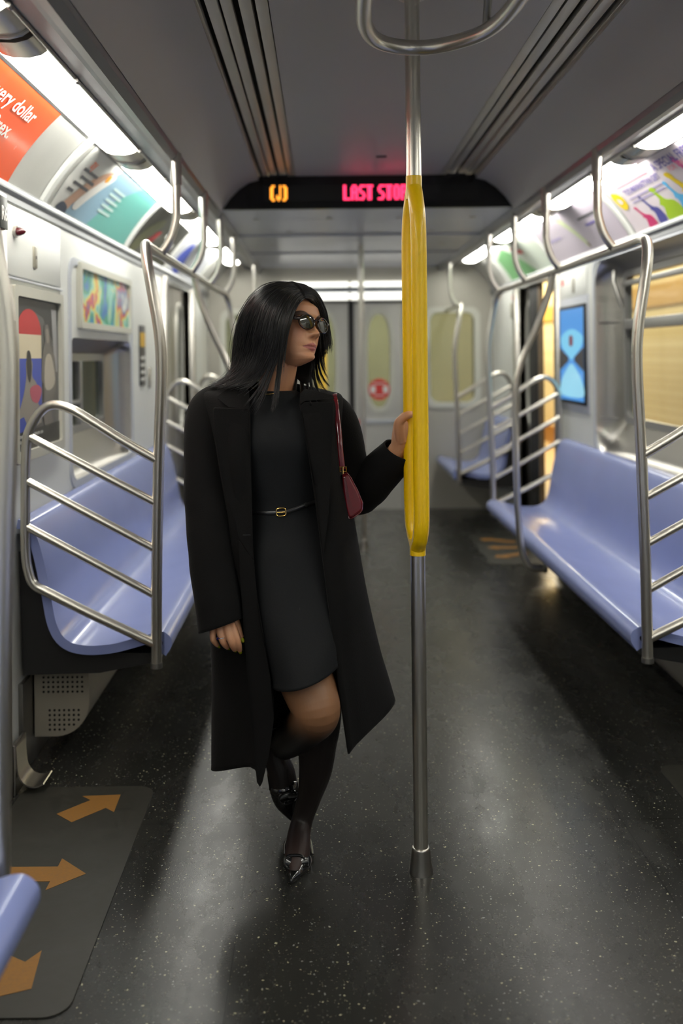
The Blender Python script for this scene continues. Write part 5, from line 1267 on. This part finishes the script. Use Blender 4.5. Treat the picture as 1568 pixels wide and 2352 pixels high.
MB().add(tube(catmull([(P(690, 1930, 2.80).x, 2.805, .058), (P(686, 1950, 2.74).x, 2.735, .040), (P(684, 1970, 2.67).x, 2.665, .012)], 5), [.022] * 11, 14, ry=.004, up=(1, 0, 0))).build('shank', patent, s1)
B = [P(652, 1800, 2.862), P(653, 1818, 2.850), P(657, 1842, 2.848), P(666, 1866, 2.850), P(676, 1888, 2.855)]
s2 = shoe(B, [.042, .042, .034, .020, .004], [.024, .026, .020, .012, .005], (0, -1, 0)); tag(s2, 'pointed black patent slingback on the raised foot')
u = Vector((1, 0, .28)).normalized(); v = Vector((-.28, 0, 1)).normalized()
buckle(P(662, 1832, 2.823), u, v, .026, .0165, s2)
MB().add(tube(catmull([P(620, 1815, 2.855), P(615, 1775, 2.87), P(616, 1730, 2.885), P(615, 1690, 2.90), P(622, 1672, 2.905), P(640, 1668, 2.905)], 6), .0025, 8, ry=.007, up=(1, 0, 0))).build('heel_strap', patent, s2)
MB().add(tube([P(628, 1688, 2.91), P(628, 1688, 2.935), P(628, 1690, 2.96)], [.020, .009, .006], 14)).build('heel', patent, s2)
MB().add(tube(catmull([P(630, 1690, 2.915), P(645, 1750, 2.905), P(655, 1820, 2.885)], 5), [.024] * 11, 14, ry=.004, up=(1, 0, 0))).build('shank', patent, s2)

# ---------------------------------------------------------------- sunglasses (own thing)
sg = thing('sunglasses', 'small oval tortoiseshell sunglasses with grey-green lenses on her face', 'sunglasses', tuple(HL(0, .10, 0)))
tort = mat('tortoiseshell', (.018, .008, .006, 1), .12, vary=.7, scale=80, coat=.6)
lensm = mat('smoked_lens', (.020, .021, .012, 1), .05, spec=.7, coat=.25)
for s in (-1, 1):
    cx, cz = s * .0305, -.004
    pts = [HL(cx + .0235 * math.cos(t), .1035 - abs(cx + .0235 * math.cos(t)) * .22, cz + .0195 * math.sin(t)) for t in [2 * math.pi * k / 36 for k in range(36)]]
    MB().add(tube(pts, .0027, 10, closed=True)).build('rim', tort, sg)
    n1, n2 = 8, 36; V = []
    for i in range(n1 + 1):
        rr = i / n1
        for k in range(n2):
            t = 2 * math.pi * k / n2; x = cx + .0232 * rr * math.cos(t)
            V.append(HL(x, .1040 - abs(x) * .22 + .0022 * (1 - rr * rr), cz + .0192 * rr * math.sin(t)))
    link_mesh('lens', V, grid_faces(n1 + 1, n2, True), lensm, sg)
    MB().add(tube([HL(s * .053, .0925, .003), HL(s * .064, .086, .004), HL(s * .073, .072, .005), HL(s * .0765, .04, .006), HL(s * .0765, 0.0, .004), HL(s * .074, -.02, -.012)], [.0022] * 6, 10, ry=[.0065, .0062, .0052, .0042, .0035, .003], up=(HR @ Vector((1, 0, 0))))).build('temple', tort, sg)
    MB().add(disc(HL(s * .0665, .0865, .005), HR @ Vector((0, -1, 0)), HR @ Vector((0, 0, 1)), .0028, .0018, 12, .001)).build('rivet', MATS['silver'], sg)
MB().add(tube([HL(-.0085, .1035, .001), HL(-.004, .107, .004), HL(.004, .107, .004), HL(.0085, .1035, .001)], .0024, 10)).build('bridge', tort, sg)

# ---------------------------------------------------------------- handbag (own thing)
hbag = thing('handbag', 'small dark red patent shoulder bag hanging under her arm', 'handbag', tuple(P(805, 1186, 2.66)))
burg = mat('burgundy_patent', (.14, .008, .013, 1), .10, coat=1.0, vary=.1, scale=6)
poly_ = [(784, 1086), (796, 1082), (804, 1092), (820, 1122), (831, 1150), (830, 1166), (826, 1172), (808, 1184), (800, 1185), (794, 1165), (788, 1130)]
V = []; 
ysl = [2.615, 2.622, 2.66, 2.70]
for y, sc_ in zip(ysl, (.90, 1, 1, 1)):
    cxp = P(807, 1140, 2.66)
    for (px, py) in poly_:
        p = P(px, py, 2.66); V.append(Vector((cxp.x + (p.x - cxp.x) * sc_, y, cxp.z + (p.z - cxp.z) * sc_)))
n = len(poly_); Fc = grid_faces(4, n, True) + [tuple(range(n - 1, -1, -1)), tuple(3 * n + k for k in range(n))]
o = fixn(link_mesh('bag_body', V, Fc, burg, hbag, True, 50)); b = o.modifiers.new('b', 'BEVEL'); b.width = .003; b.segments = 3; b.limit_method = 'ANGLE'
pip = [Vector((P(px, py, 2.66).x, 2.619, P(px, py, 2.66).z)) for px, py in poly_]
MB().add(tube(pip, .0016, 8, closed=True)).build('piping', burg, hbag)
tabp = [(794, 1092), (800, 1091), (812, 1130), (817, 1158), (816, 1164), (810, 1166), (806, 1162), (799, 1128)]
o = MB().add(plate([P(px, py, 2.612) for px, py in tabp], (0, -1, 0), .003)).build('zip_tab', burg, hbag, True, 40); fixn(o)
def ribbon(pts, w, th, name, m, par, dirs=None):
    c = catmull(pts, 7); return MB().add(tube(c, [w] * len(c), 12, True, False, [th] * len(c), up=(1, 0, .1))).build(name, m, par)
ribbon([P(772, 906, 2.72), P(768, 905, 2.69), P(768, 912, 2.655), P(772, 940, 2.635), P(777, 980, 2.622), P(781, 1030, 2.612), P(785, 1068, 2.610), P(787, 1078, 2.612)], .0075, .0018, 'strap', burg, hbag)
rc = P(787, 1078, 2.609)
MB().add(tube([rc + Vector((-.008, 0, .006)), rc + Vector((.009, 0, .006)), rc + Vector((.009, 0, -.006)), rc + Vector((-.008, 0, -.006))], .0022, 8, closed=True)).build('gold_ring', gold, hbag)
MB().add(tube([rc + Vector((.0, -.002, .007)), rc + Vector((.0, -.002, -.012))], .0028, 8)).build('gold_link', gold, hbag)
